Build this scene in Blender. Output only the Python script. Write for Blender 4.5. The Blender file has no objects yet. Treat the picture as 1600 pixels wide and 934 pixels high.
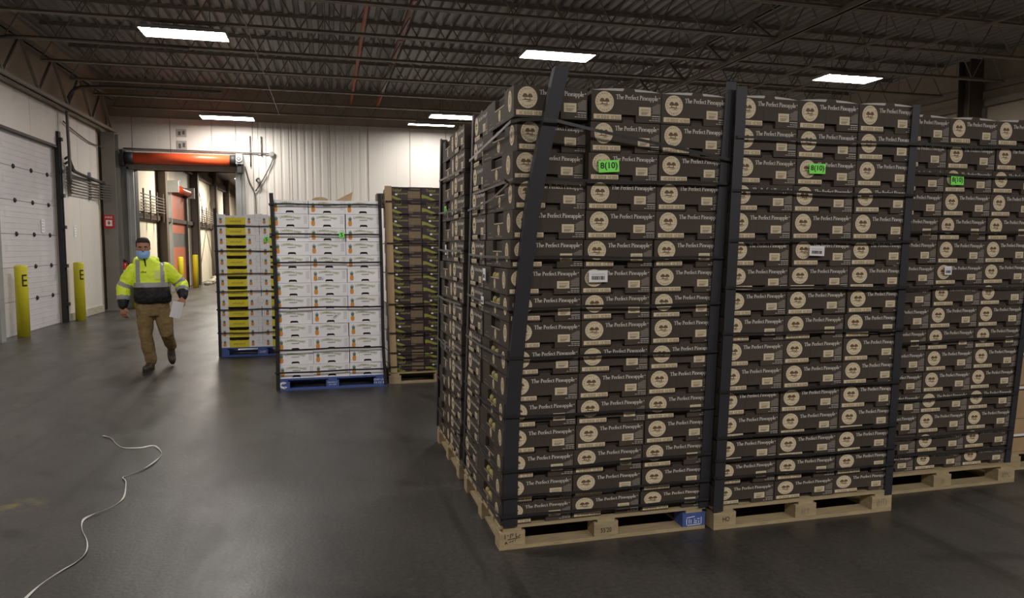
import bpy, bmesh, math, random
from mathutils import Vector, Matrix, noise
R = random.Random(7)
PI = math.pi
scn = bpy.context.scene
COL = scn.collection

# ------------------------------------------------------------------ camera
F_PX = 1110.0
cam_d = bpy.data.cameras.new('camera')
cam_d.sensor_fit = 'HORIZONTAL'; cam_d.sensor_width = 36.0
cam_d.lens = 36.0 * F_PX / 1600.0
cam_d.clip_end = 200
cam = bpy.data.objects.new('camera', cam_d); COL.objects.link(cam)
cam.location = (0, 0, 1.6)
cam.rotation_euler = (math.radians(90 - 4.276), 0, math.radians(-14.506))
scn.camera = cam
# ------------------------------------------------------------------ world, exposure
w = bpy.data.worlds.new('world'); scn.world = w; w.use_nodes = True
w.node_tree.nodes['Background'].inputs[0].default_value = (0.9, 0.95, 1.0, 1)
w.node_tree.nodes['Background'].inputs[1].default_value = 0.0
vs = scn.view_settings
vs.view_transform = 'Standard'; vs.look = 'None'; vs.gamma = 1.0; vs.use_curve_mapping = False
vs.exposure = 1.97
LAMP = 17.0          # emission of the hall's ceiling lamps
LAMP_FAR = 60.0      # emission of the lamps in the hall beyond the door

# ------------------------------------------------------------------ helpers
def lin(c):
    out = []
    for v in c[:3]:
        v = v / 255.0
        out.append(v / 12.92 if v <= 0.04045 else ((v + 0.055) / 1.055) ** 2.4)
    return (out[0], out[1], out[2], 1.0)

MATS = {}
def mat(name, col, rough=0.6, var=0.0, scale=12.0, bump=0.0, bscale=60.0, metal=0.0, spec=0.5, emit=None, rnd=0.0, stretch=(1, 1, 1), dirt=None):
    if name in MATS: return MATS[name]
    m = bpy.data.materials.new(name); m.use_nodes = True
    nt = m.node_tree; b = nt.nodes['Principled BSDF']
    b.inputs['Roughness'].default_value = rough
    b.inputs['Metallic'].default_value = metal
    b.inputs['Specular IOR Level'].default_value = spec
    base = lin(col)
    b.inputs['Base Color'].default_value = base
    cur = None
    if var or bump or dirt:
        tc = nt.nodes.new('ShaderNodeTexCoord'); mp = nt.nodes.new('ShaderNodeMapping')
        mp.inputs['Scale'].default_value = stretch
        nt.links.new(tc.outputs['Object'], mp.inputs['Vector'])
    if var:
        n = nt.nodes.new('ShaderNodeTexNoise'); n.inputs['Scale'].default_value = scale; n.inputs['Detail'].default_value = 5
        nt.links.new(mp.outputs[0], n.inputs['Vector'])
        r = nt.nodes.new('ShaderNodeMapRange'); r.inputs[1].default_value = 0.3; r.inputs[2].default_value = 0.7
        r.inputs[3].default_value = 1 - var; r.inputs[4].default_value = 1 + var
        nt.links.new(n.outputs['Fac'], r.inputs[0]); cur = r.outputs[0]
    if rnd:
        oi = nt.nodes.new('ShaderNodeObjectInfo'); r2 = nt.nodes.new('ShaderNodeMapRange')
        r2.inputs[3].default_value = 1 - rnd; r2.inputs[4].default_value = 1 + rnd
        nt.links.new(oi.outputs['Random'], r2.inputs[0])
        if cur is not None:
            mu = nt.nodes.new('ShaderNodeMath'); mu.operation = 'MULTIPLY'
            nt.links.new(cur, mu.inputs[0]); nt.links.new(r2.outputs[0], mu.inputs[1]); cur = mu.outputs[0]
        else: cur = r2.outputs[0]
    src = None
    if cur is not None:
        mx = nt.nodes.new('ShaderNodeVectorMath'); mx.operation = 'SCALE'
        mx.inputs[0].default_value = base[:3]
        nt.links.new(cur, mx.inputs['Scale']); src = mx.outputs[0]
    if dirt:      # (colour, scale, threshold, amount)
        n2 = nt.nodes.new('ShaderNodeTexNoise'); n2.inputs['Scale'].default_value = dirt[1]; n2.inputs['Detail'].default_value = 8
        n2.inputs['Roughness'].default_value = 0.7
        nt.links.new(mp.outputs[0], n2.inputs['Vector'])
        r3 = nt.nodes.new('ShaderNodeMapRange'); r3.inputs[1].default_value = dirt[2]; r3.inputs[2].default_value = dirt[2] + 0.1
        r3.inputs[3].default_value = 0; r3.inputs[4].default_value = dirt[3]
        nt.links.new(n2.outputs['Fac'], r3.inputs[0])
        mi = nt.nodes.new('ShaderNodeMix'); mi.data_type = 'RGBA'
        mi.inputs['A'].default_value = base; mi.inputs['B'].default_value = lin(dirt[0])
        nt.links.new(r3.outputs[0], mi.inputs['Factor'])
        if src is not None: nt.links.new(src, mi.inputs['A'])
        src = mi.outputs['Result']
    if src is not None: nt.links.new(src, b.inputs['Base Color'])
    if bump:
        nb = nt.nodes.new('ShaderNodeTexNoise'); nb.inputs['Scale'].default_value = bscale; nb.inputs['Detail'].default_value = 4
        nt.links.new(mp.outputs[0], nb.inputs['Vector'])
        bp = nt.nodes.new('ShaderNodeBump'); bp.inputs['Strength'].default_value = bump; bp.inputs['Distance'].default_value = 0.01
        nt.links.new(nb.outputs['Fac'], bp.inputs['Height']); nt.links.new(bp.outputs[0], b.inputs['Normal'])
    if emit:
        b.inputs['Emission Color'].default_value = (emit[0], emit[1], emit[2], 1)
        b.inputs['Emission Strength'].default_value = emit[3]
    MATS[name] = m
    return m

class MB:
    def __init__(s): s.v = []; s.f = []; s.m = []
    def add(s, vs, fs, m=0, M=None):
        o = len(s.v)
        s.v += [tuple(M @ Vector(p)) if M is not None else tuple(p) for p in vs]
        s.f += [tuple(i + o for i in f) for f in fs]; s.m += [m] * len(fs); return s
    def box(s, x0, x1, y0, y1, z0, z1, m=0, M=None):
        v = [(x0, y0, z0), (x1, y0, z0), (x1, y1, z0), (x0, y1, z0), (x0, y0, z1), (x1, y0, z1), (x1, y1, z1), (x0, y1, z1)]
        f = [(0, 3, 2, 1), (4, 5, 6, 7), (0, 1, 5, 4), (1, 2, 6, 5), (2, 3, 7, 6), (3, 0, 4, 7)]
        return s.add(v, f, m, M)
    def quad(s, p, m=0, M=None): return s.add(p, [tuple(range(len(p)))], m, M)
    def tube(s, pts, r, n=8, m=0, cap=True, M=None):
        pts = [Vector(p) for p in pts]; rr = r if isinstance(r, (list, tuple)) else [r] * len(pts)
        vs = []; up = Vector((0, 0, 1))
        t0 = (pts[1] - pts[0]).normalized()
        a = t0.cross(up)
        if a.length < 1e-3: a = t0.cross(Vector((1, 0, 0)))
        a.normalize()
        for i, p in enumerate(pts):
            t = ((pts[min(i + 1, len(pts) - 1)] - pts[max(i - 1, 0)])).normalized()
            a = (a - t * a.dot(t)).normalized(); b = t.cross(a)
            q = rr[i]; qx, qy = q if isinstance(q, (list, tuple)) else (q, q)
            for k in range(n):
                th = 2 * PI * k / n
                vs.append(p + a * (math.cos(th) * qx) + b * (math.sin(th) * qy))
        fs = []
        for i in range(len(pts) - 1):
            for k in range(n):
                k2 = (k + 1) % n
                fs.append((i * n + k, i * n + k2, (i + 1) * n + k2, (i + 1) * n + k))
        if cap:
            fs.append(tuple(range(n - 1, -1, -1))); L = (len(pts) - 1) * n
            fs.append(tuple(L + k for k in range(n)))
        return s.add(vs, fs, m, M)
    def lathe(s, prof, n=16, m=0, M=None):           # (r, z) about z
        vs = []; fs = []
        for r, z in prof:
            for k in range(n): vs.append((r * math.cos(2 * PI * k / n), r * math.sin(2 * PI * k / n), z))
        for i in range(len(prof) - 1):
            for k in range(n):
                k2 = (k + 1) % n; fs.append((i * n + k, i * n + k2, (i + 1) * n + k2, (i + 1) * n + k))
        fs.append(tuple(range(n - 1, -1, -1))); L = (len(prof) - 1) * n; fs.append(tuple(L + k for k in range(n)))
        return s.add(vs, fs, m, M)
    def ball(s, c, r, n=10, m=0, M=None):
        rx, ry, rz = r if isinstance(r, (list, tuple)) else (r, r, r)
        k = max(5, n // 2 + 1)
        prof = [(max(1e-4, math.sin(PI * i / k)), -math.cos(PI * i / k)) for i in range(k + 1)]
        T = Matrix.Translation(c) @ Matrix.Diagonal((rx, ry, rz, 1))
        return s.lathe(prof, n, m, T if M is None else M @ T)
    def prism(s, poly, y0, y1, m=0, M=None):         # polygon in (x, z), extruded in y; counter-clockwise seen from -y
        n = len(poly)
        vs = [(x, y0, z) for x, z in poly] + [(x, y1, z) for x, z in poly]
        fs = [tuple(range(n)), tuple(range(2 * n - 1, n - 1, -1))]
        for i in range(n):
            j = (i + 1) % n; fs.append((i, i + n, j + n, j))
        return s.add(vs, fs, m, M)
    def mesh(s, name, mats, smooth=False):
        me = bpy.data.meshes.new(name); me.from_pydata(s.v, [], s.f)
        if not isinstance(mats, (list, tuple)): mats = [mats]
        for x in mats: me.materials.append(x)
        if len(mats) > 1: me.polygons.foreach_set('material_index', s.m)
        if smooth: me.polygons.foreach_set('use_smooth', [True] * len(me.polygons))
        me.update(); return me

def link(name, data, parent=None, loc=(0, 0, 0), rot=(0, 0, 0), sc=(1, 1, 1)):
    o = bpy.data.objects.new(name, data); COL.objects.link(o)
    o.location = loc; o.rotation_euler = rot; o.scale = sc
    if parent is not None: o.parent = parent
    return o
def tag(o, label, cat, group=None, kind=None):
    if label: o['label'] = label
    if cat: o['category'] = cat
    if group: o['group'] = group
    if kind: o['kind'] = kind
    return o
def struct(name, me, parent=None, label=None, **k):
    o = link(name, me, parent, **k)
    if parent is None: o['kind'] = 'structure'
    if label: o['label'] = label
    return o
def ordn(n): return {1: '1st', 2: '2nd', 3: '3rd'}.get(n, '%dth' % n)

# ---- lettering: plain letters from the built-in font, serif ones drawn as strokes
_TX = {}
def text_geom(s, bold=0.0):
    key = (s, bold)
    if key in _TX: return _TX[key]
    cu = bpy.data.curves.new('t', 'FONT'); cu.body = s; cu.size = 1.0; cu.resolution_u = 3; cu.offset = bold
    o = bpy.data.objects.new('t', cu); COL.objects.link(o)
    dg = bpy.context.evaluated_depsgraph_get()
    me = bpy.data.meshes.new_from_object(o.evaluated_get(dg))
    v = [tuple(p.co) for p in me.vertices]; f = [tuple(p.vertices) for p in me.polygons]
    bpy.data.objects.remove(o); bpy.data.curves.remove(cu); bpy.data.meshes.remove(me)
    xs = [p[0] for p in v] or [0]; ys = [p[1] for p in v] or [0]
    _TX[key] = (v, f, min(xs), max(xs), min(ys), max(ys)); return _TX[key]
def put_text(mb, s, u0, v0, w=None, h=None, m=0, eps=0.0, bold=0.0, fn=None, center=False):
    v, f, x0, x1, y0, y1 = text_geom(s, bold)
    sx = sy = None
    if h: sy = h / (y1 - y0)
    if w: sx = w / (x1 - x0)
    sx = sx or sy; sy = sy or sx
    if center: u0 = u0 - sx * (x1 - x0) / 2
    pts = [(u0 + (p[0] - x0) * sx, v0 + (p[1] - y0) * sy) for p in v]
    if fn: pts = [fn(a, b) for a, b in pts]
    mb.add([(a, -eps, b) for a, b in pts], f, m)
def ribbon(pts, ws):
    L = []; Rr = []
    for i, p in enumerate(pts):
        a = pts[max(0, i - 1)]; b = pts[min(len(pts) - 1, i + 1)]
        dx, dy = b[0] - a[0], b[1] - a[1]; l = math.hypot(dx, dy) or 1
        nx, ny = -dy / l, dx / l; h = ws[i] / 2
        L.append((p[0] + nx * h, p[1] + ny * h)); Rr.append((p[0] - nx * h, p[1] - ny * h))
    n = len(pts)
    return L + Rr, [(i, n + i, n + i + 1, i + 1) for i in range(n - 1)]
K, N = .165, .072
def st(x, a, b): return ribbon([(x, a), (x, b)], [K, K])
def hz(a, b, y, t=N): return ribbon([(a, y), (b, y)], [t, t])
def arc(cx, cy, rx, ry, a0, a1, k=K, n=9):
    P = []; W = []
    for i in range(n):
        a = math.radians(a0 + (a1 - a0) * i / (n - 1))
        P.append((cx + rx * math.cos(a), cy + ry * math.sin(a))); W.append(N + (k - N) * abs(math.cos(a)) ** 1.3)
    return ribbon(P, W)
GL = {
 'T': (.80, [st(.38, 0, .97), hz(.02, .74, .95, .07), ribbon([(.04, .97), (.02, .74)], [N, N]), ribbon([(.72, .97), (.75, .74)], [N, N]), hz(.2, .56, .02)]),
 'h': (.68, [st(.14, 0, 1.06), hz(0, .28, .02), arc(.36, .36, .2, .23, 175, 0), st(.55, 0, .37), hz(.42, .68, .02), ribbon([(.0, 1.02), (.15, 1.06)], [N, N])]),
 'e': (.56, [arc(.27, .3, .21, .28, 10, 325, n=13), hz(.08, .47, .37)]),
 'P': (.68, [st(.18, 0, .97), hz(.02, .36, .02), arc(.24, .7, .32, .24, 90, -90), hz(.04, .28, .95)]),
 'r': (.44, [st(.14, 0, .6), hz(0, .3, .02), ribbon([(0, .56), (.14, .6)], [N, N]), ribbon([(.16, .42), (.26, .55), (.4, .56)], [N, .08, .13])]),
 'f': (.38, [st(.17, 0, .78), hz(.02, .34, .02), arc(.36, .78, .19, .24, 180, 45, .12), hz(.03, .38, .58)]),
 'c': (.50, [arc(.27, .3, .21, .28, 50, 320, n=12)]),
 't': (.38, [st(.17, .1, .82), arc(.3, .14, .13, .12, 180, 320), hz(.02, .36, .58)]),
 'i': (.30, [st(.14, 0, .6), hz(0, .28, .02), ribbon([(0, .56), (.14, .6)], [N, N]), ribbon([(.14, .78), (.14, .92)], [.14, .14])]),
 'n': (.68, [st(.14, 0, .6), hz(0, .28, .02), ribbon([(0, .56), (.14, .6)], [N, N]), arc(.36, .36, .2, .23, 175, 0), st(.55, 0, .37), hz(.42, .68, .02)]),
 'a': (.54, [arc(.22, .17, .15, .16, 0, 360, n=12), st(.42, 0, .42), arc(.25, .42, .17, .17, 0, 150), hz(.42, .54, .03)]),
 'p': (.66, [st(.14, -.33, .6), hz(0, .3, -.31), ribbon([(0, .56), (.14, .6)], [N, N]), arc(.33, .3, .22, .28, 155, -155, n=13)]),
 'l': (.30, [st(.14, 0, 1.06), hz(0, .28, .02), ribbon([(0, 1.02), (.14, 1.06)], [N, N])]),
 ' ': (.30, []),
}
def put_serif(mb, s, u0, v0, width, m=0, eps=0.0, vs=1.0):
    tot = sum(GL[c][0] for c in s); k = width / tot; x = 0
    for c in s:
        adv, parts = GL[c]
        for v, f in parts: mb.add([(u0 + (x + p[0]) * k, -eps, v0 + p[1] * k * vs) for p in v], f, m)
        x += adv
def rect(mb, u0, u1, v0, v1, m=0, eps=0.0): mb.quad([(u0, -eps, v0), (u1, -eps, v0), (u1, -eps, v1), (u0, -eps, v1)], m)
def disc(mb, cu, cv, ru, rv, m=0, eps=0.0, n=24):
    mb.quad([(cu + ru * math.cos(2 * PI * k / n), -eps, cv + rv * math.sin(2 * PI * k / n)) for k in range(n)], m)

# ------------------------------------------------------------------ materials
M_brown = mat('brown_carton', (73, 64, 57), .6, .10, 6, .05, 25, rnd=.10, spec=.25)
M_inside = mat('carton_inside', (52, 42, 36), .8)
M_cream = mat('cream_print', (218, 202, 172), .6, .05, 40)
M_mark = mat('logo_brown', (104, 78, 54), .6)
M_pale = mat('pale_lettering', (222, 214, 206), .6)
M_dim = mat('dim_lettering', (138, 128, 120), .6)
M_plabel = mat('paper_label', (214, 200, 172), .6, .04, 60)
M_white = mat('white_paper', (236, 234, 238), .6)
M_black = mat('black_ink', (22, 22, 24), .6)
M_green = mat('fluorescent_sticker', (140, 255, 104), .5)
M_post = mat('dark_corner_board', (42, 42, 48), .5, .08, 5)
M_strap = mat('black_strap', (40, 39, 40), .28, spec=.6)
M_wood = mat('pallet_wood', (168, 150, 117), .75, .14, 9, .15, 80, rnd=.10, stretch=(1, 6, 6), dirt=((104, 84, 60), 5, .6, .5))
M_blue = mat('blue_paint', (72, 94, 158), .6, .12, 14, dirt=((38, 44, 66), 9, .62, .5))
M_wcart = mat('white_carton', (244, 242, 246), .55, .04, 7, rnd=.03)
M_orange = mat('pineapple_orange', (222, 148, 66), .6, .12, 90)
M_leaf = mat('crown_green', (92, 126, 106), .6)
M_ltr = mat('lime_lettering', (142, 158, 84), .6)
M_grey = mat('grey_lettering', (176, 174, 178), .6)
M_yel = mat('yellow_tray', (232, 214, 52), .55, .06, 8)
M_gcart = mat('plum_carton', (62, 48, 52), .45, .08, 8, rnd=.1)
M_gleaf = mat('printed_leaf', (142, 146, 62), .6, .2, 60)
M_kraft = mat('kraft_board', (178, 152, 116), .7, .08, 10)
M_klabel = mat('kraft_label', (126, 108, 84), .7, .1, 30, rnd=.12)
M_fruit = mat('pineapple_skin', (150, 140, 84), .7, .4, 60, .5, 80)
M_steel = mat('joist_steel', (134, 124, 112), .6, .12, 6)
M_deck = mat('deck_steel', (140, 135, 130), .5, .15, 2.5, metal=.0, stretch=(4, .4, 1))
M_panel = mat('wall_panel', (214, 208, 200), .5, .05, 1.5, dirt=((150, 138, 122), 1.2, .62, .35), stretch=(1, 1, .35))
M_panel2 = mat('far_wall_panel', (224, 214, 190), .55, .06, 1.5, dirt=((140, 122, 98), 1.1, .6, .4), stretch=(1, 1, .4))
M_beige = mat('beige_wall', (170, 156, 138), .6, .08, 2)
M_dock = mat('dock_door_skin', (206, 202, 204), .5, .05, 2, dirt=((150, 144, 140), 2.2, .6, .35))
M_seal = mat('black_rubber', (36, 35, 36), .6, .1, 10)
M_galv = mat('galvanised_steel', (150, 150, 148), .42, .1, 3, metal=.3)
M_brsteel = mat('brown_column_paint', (88, 76, 66), .6, .1, 3)
M_orng = mat('orange_curtain', (226, 88, 48), .38, .05, 4)
M_salm = mat('salmon_curtain', (216, 128, 98), .5, .05, 3)
M_boll = mat('bollard_yellow', (206, 196, 40), .5, .06, 6, dirt=((70, 66, 34), 7, .63, .85), stretch=(1, 1, .5))
M_red = mat('red_paint', (188, 32, 38), .4)
M_pipeo = mat('orange_pipe', (176, 84, 50), .5, .1, 5)
M_piper = mat('red_pipe', (122, 66, 64), .5, .1, 5)
M_pipeg = mat('grey_pipe_wrap', (138, 134, 130), .5)
M_cond = mat('conduit', (98, 92, 86), .45, metal=.4)
M_hous = mat('lamp_housing', (150, 148, 144), .5)
M_lamp = mat('lamp_diffuser', (255, 255, 255), .5, emit=(1.0, .955, .90, LAMP))
M_lampf = mat('far_lamp_diffuser', (255, 255, 255), .5, emit=(1.0, .93, .82, LAMP_FAR))
M_string = mat('plastic_string', (206, 205, 200), .35)
M_tan = mat('tan_carton', (168, 140, 104), .7, .12, 6)
M_wstrap = mat('white_strap', (232, 228, 228), .4)
M_conc = mat('rubble', (176, 168, 152), .8, .2, 20)

# ------------------------------------------------------------------ floor
def floor_material():
    m = bpy.data.materials.new('worn_floor'); m.use_nodes = True; nt = m.node_tree; b = nt.nodes['Principled BSDF']
    L = nt.links.new
    tc = nt.nodes.new('ShaderNodeTexCoord')
    def noisen(scale, stretch, detail=6, rot=0, rough=.6):
        mp = nt.nodes.new('ShaderNodeMapping'); mp.inputs['Scale'].default_value = stretch; mp.inputs['Rotation'].default_value = (0, 0, rot)
        L(tc.outputs['Object'], mp.inputs[0])
        n = nt.nodes.new('ShaderNodeTexNoise'); n.inputs['Scale'].default_value = scale; n.inputs['Detail'].default_value = detail; n.inputs['Roughness'].default_value = rough
        L(mp.outputs[0], n.inputs['Vector']); return n.outputs['Fac']
    def rng(s, a, bb, c, d):
        r = nt.nodes.new('ShaderNodeMapRange'); r.inputs[1].default_value = a; r.inputs[2].default_value = bb; r.inputs[3].default_value = c; r.inputs[4].default_value = d
        L(s, r.inputs[0]); return r.outputs[0]
    def mul(a, bb):
        x = nt.nodes.new('ShaderNodeMath'); x.operation = 'MULTIPLY'; L(a, x.inputs[0]); L(bb, x.inputs[1]); return x.outputs[0]
    big = rng(noisen(.35, (1, 1, 1)), .3, .7, .82, 1.18)
    mid = rng(noisen(2.2, (1, .5, 1), 8), .3, .7, .86, 1.14)
    fine = rng(noisen(38, (1, 1, 1), 5), .3, .7, .72, 1.28)
    tyre = rng(noisen(1.1, (3.0, .18, 1), 4, math.radians(-24)), .60, .70, 1.0, .55)
    tyre2 = rng(noisen(1.4, (2.6, .15, 1), 4, math.radians(14)), .60, .68, 1.0, .65)
    def arcs(cx, cy, scale, thr, seed):
        mp = nt.nodes.new('ShaderNodeMapping'); mp.inputs['Location'].default_value = (-cx, -cy, 0); L(tc.outputs['Object'], mp.inputs[0])
        wv = nt.nodes.new('ShaderNodeTexWave'); wv.wave_type = 'RINGS'; wv.rings_direction = 'Z'; wv.inputs['Scale'].default_value = scale
        wv.inputs['Distortion'].default_value = 1.2; wv.inputs['Detail'].default_value = 2; wv.inputs['Detail Scale'].default_value = .35
        L(mp.outputs[0], wv.inputs['Vector'])
        line = rng(wv.outputs['Fac'], .90, 1.0, 0, 1)
        mask = rng(noisen(.55, (1, 1, 1), 3, seed), .48, .6, 0, 1)
        brk = rng(noisen(6, (1, 1, 1), 6, seed + 1), .35, .6, .25, 1)
        return rng(mul(mul(line, mask), brk), 0, 1, 1.0, thr)
    k = mul(mul(mul(big, mid), mul(fine, tyre)), tyre2)
    k = mul(k, mul(arcs(5.5, 13.5, .42, .45, 0), arcs(-9, 3, .33, .5, 2)))
    speck = rng(noisen(26, (1, 1, 1), 2, 1), .66, .74, 1.0, 1.7)
    k = mul(k, speck)
    sc = nt.nodes.new('ShaderNodeVectorMath'); sc.operation = 'SCALE'; sc.inputs[0].default_value = lin((63, 60, 58))[:3]; L(k, sc.inputs['Scale'])
    # pale scuffs
    scuff = rng(noisen(1.7, (.9, 4.5, 1), 9, math.radians(35), .75), .66, .78, 0, .35)
    mi = nt.nodes.new('ShaderNodeMix'); mi.data_type = 'RGBA'; mi.inputs['B'].default_value = lin((150, 146, 140)); L(scuff, mi.inputs['Factor']); L(sc.outputs[0], mi.inputs['A'])
    # a worn smear of yellow paint
    sub = nt.nodes.new('ShaderNodeVectorMath'); sub.operation = 'DISTANCE'; sub.inputs[1].default_value = (-1.87, 4.91, 0); L(tc.outputs['Object'], sub.inputs[0])
    d = rng(sub.outputs['Value'], .02, .16, 1, 0)
    pn = rng(noisen(9, (1, 1, 1), 8), .42, .6, 0, .42)
    mi2 = nt.nodes.new('ShaderNodeMix'); mi2.data_type = 'RGBA'; mi2.inputs['B'].default_value = lin((150, 138, 60)); L(mul(d, pn), mi2.inputs['Factor']); L(mi.outputs['Result'], mi2.inputs['A'])
    L(mi2.outputs['Result'], b.inputs['Base Color'])
    L(rng(noisen(1.5, (1, .4, 1), 6), .3, .7, .28, .5), b.inputs['Roughness'])
    b.inputs['Specular IOR Level'].default_value = .5
    bp = nt.nodes.new('ShaderNodeBump'); bp.inputs['Strength'].default_value = .12; bp.inputs['Distance'].default_value = .01
    L(noisen(45, (1, 1, 1), 4), bp.inputs['Height']); L(bp.outputs[0], b.inputs['Normal'])
    return m
XL, XR, YN, YB, ZC = -5.4, 14.0, -9.0, 20.3, 5.72
mb = MB(); mb.quad([(XL - .3, YN, 0), (XR + .3, YN, 0), (XR + .3, 46.3, 0), (XL - .3, 46.3, 0)])
mb.quad([(XL - .3, YN, -.2), (XL - .3, 46.3, -.2), (XR + .3, 46.3, -.2), (XR + .3, YN, -.2)])
struct('floor', mb.mesh('floor', floor_material()), label='dark worn concrete floor with tyre marks')

# ------------------------------------------------------------------ ceiling: fluted steel deck (flutes run into the depth)
mb = MB(); x = XL - .2; P = []
while x < XR + .3:
    P += [(x, ZC), (x + .09, ZC), (x + .115, ZC + .06), (x + .175, ZC + .06)]; x += .2
n = len(P)
mb.add([(a, YN, z) for a, z in P] + [(a, YB + .2, z) for a, z in P], [(i, i + n, i + 1 + n, i + 1) for i in range(n - 1)])
mb.box(XL - .3, XR + .3, YN, YB + .2, ZC + .065, ZC + .1)
struct('ceiling', mb.mesh('ceiling', M_deck), label='dark fluted steel roof deck')

# ------------------------------------------------------------------ walls
# left wall: slab with the dock door opening
DY0, DY1, DZ = 13.55, 16.68, 3.63
mb = MB()
mb.box(XL - .25, XL, YN, DY0, 0, ZC); mb.box(XL - .25, XL, DY1, YB, 0, ZC); mb.box(XL - .25, XL, DY0, DY1, DZ, ZC)
wl = struct('wall_left', mb.mesh('wall_left', M_beige), label='left wall of pale insulated panels')
pan = MB().box(0, .04, 0, 1, 0, 1).mesh('wall_panel', M_panel)
def lpanel(y0, y1, z0, z1): link('wall_panel', pan, wl, (XL, y0 + .004, z0), sc=(1, y1 - y0 - .008, z1 - z0 - .006))
ys = [YN + i * 1.15 for i in range(21)] ; ys = [y for y in ys if y < DY0 - .4] + [DY0]
for a, b in zip(ys[:-1], ys[1:]): lpanel(a, b, 0, 4.4)
lpanel(DY0, 15.36, DZ, 4.4); lpanel(15.36, DY1, DZ, 4.4)
lpanel(DY1, 17.95, 0, 4.4); lpanel(17.95, 19.3, 0, 4.4)
# kick plate, worn, at the foot of the left wall
struct('baseboard_left', MB().box(XL + .04, XL + .075, 17.0, 19.3, 0, .16).mesh('baseboard', M_conc), label='rough grey kerb at the foot of the left wall')

# back wall with the roll-up door opening
OX0, OX1, OZ = -4.8, -2.3, 3.55
mb = MB()
mb.box(XL - .25, OX0, YB, YB + .25, 0, ZC + .1); mb.box(OX1, XR + .25, YB, YB + .25, 0, ZC + .1); mb.box(OX0, OX1, YB, YB + .25, OZ, ZC + .1)
wb = struct('wall_back', mb.mesh('wall_back', M_beige), label='back wall of tall white panels')
def ribbed(wd, h, ribs):
    m_ = MB(); pts = [(0, 0)]
    if ribs:
        k = int(round(wd / .19)); s = wd / k
        for i in range(k):
            a = i * s; pts += [(a + .01, -.03), (a + s * .62, -.03), (a + s * .7, -.012), (a + s * .93, -.012)]
        pts += [(wd, -.03)]
    else: pts += [(.006, -.03), (wd * .33, -.03), (wd * .335, -.027), (wd * .345, -.03), (wd * .66, -.03), (wd * .665, -.027), (wd * .675, -.03), (wd - .006, -.03)]
    pts += [(wd, 0)]
    n = len(pts)
    m_.add([(a, b, 0) for a, b in pts] + [(a, b, h) for a, b in pts], [(i, i + 1, i + 1 + n, i + n) for i in range(n - 1)])
    m_.quad([(0, 0, h), (pts[1][0], pts[1][1], h), (pts[-2][0], pts[-2][1], h), (wd, 0, h)])
    return m_.mesh('wall_panel', M_panel)
px = [-5.36, -4.8, -3.9, -2.9, -2.3, -1.88, -.9, .1, 1.13, 2.28, 3.3, 4.4, 5.5, 6.6, 7.7, 8.8, 9.9, 11.0, 12.1, 13.2, 14.0]
for a, b in zip(px[:-1], px[1:]):
    z0 = 3.98 if (a >= OX0 - .01 and b <= OX1 + .01) else 0
    link('wall_panel', ribbed(b - a - .008, 4.88 - z0, a >= -1.9 and a < 1.1), wb, (a + .004, YB, z0))
# right wall
mb = MB().box(XR, XR + .25, YN, YB, 0, ZC + .1)
wr = struct('wall_right', mb.mesh('wall_right', M_beige), label='beige right wall beyond the stacks')
panr = MB().box(-.04, 0, 0, 1, 0, 1).mesh('wall_panel', M_beige)
for i in range(12): link('wall_panel', panr, wr, (XR, 5.0 + i * 1.28, 0), sc=(1, 1.27, 4.6))
for z in (4.62, 4.95):
    link('wall_rail', MB().box(XR - .16, XR - .041, 2, YB - .05, z, z + .13).mesh('wall_rail', M_steel), wr)
# front wall behind the camera closes the room
mb = MB().box(XL - .25, XR + .25, YN - .25, YN, 0, ZC + .1)
struct('wall_front', mb.mesh('wall_front', M_beige))

# dock door
d1 = struct('door_1', None, label='white sectional dock door on the left wall', loc=(XL - .1, DY0, 0))
ph = DZ / 6
pm = MB()
pm.box(-.04, 0, .01, DY1 - DY0 - .01, .004, ph - .004)
for k in range(1, 6): pm.box(0, .004, .02, DY1 - DY0 - .02, ph * k / 6 - .005, ph * k / 6 + .004)
pme = pm.mesh('door_panel', M_dock)
bolt = MB().ball((0, 0, 0), (.03, .045, .045), 8).mesh('roller', M_seal)
for k in range(6):
    p_ = link('door_panel', pme, d1, (.06, 0, k * ph))
    if k:
        for yy in (.35, 1.15, 1.95, 2.75): link('hinge', bolt, p_, (.008, yy, 0))
link('door_header', MB().box(.1, .16, -.05, DY1 - DY0 + .05, DZ - .02, DZ + .03).mesh('door_header', M_seal), d1)
tr = MB().box(.1, .19, DY1 - DY0 - .02, DY1 - DY0 + .1, 0, 3.95).box(.19, .21, DY1 - DY0 + .02, DY1 - DY0 + .06, 0, 3.8)
for z in (.35, 1.15, 1.95, 2.6, 3.1, 3.75): tr.box(.19, .25, DY1 - DY0 - .05, DY1 - DY0 + .05, z, z + .07)
link('door_track', tr.mesh('door_track', M_seal), d1)
link('door_track', MB().box(.1, .26, -.16, .02, 0, 3.8).mesh('door_track', M_galv), d1)
# notice on dock door and wall
def notice(name, x, y, z, wy, hz_, label, lines, fgm=M_grey):
    m_ = MB().box(-.004, 0, -wy / 2, wy / 2, 0, hz_, 0)
    for i in range(lines):
        zz = hz_ * (1 - (i + .7) / (lines + .5)); m_.box(-.001, .0015, -wy * .36, wy * (.36 if i % 2 == 0 else .2), zz, zz + hz_ * .06, 1)
    tag(link(name, m_.mesh(name, [M_white, fgm]), None, (x + .008, y, z)), label, 'notice')
notice('notice', XL - .036, 15.95, 1.86, .16, .26, 'small white paper notice stuck on the dock door', 4)
notice('notice', XL + .04, 17.55, 1.80, .15, .24, 'small white paper notice on wall panel right of dock door', 4)

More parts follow.
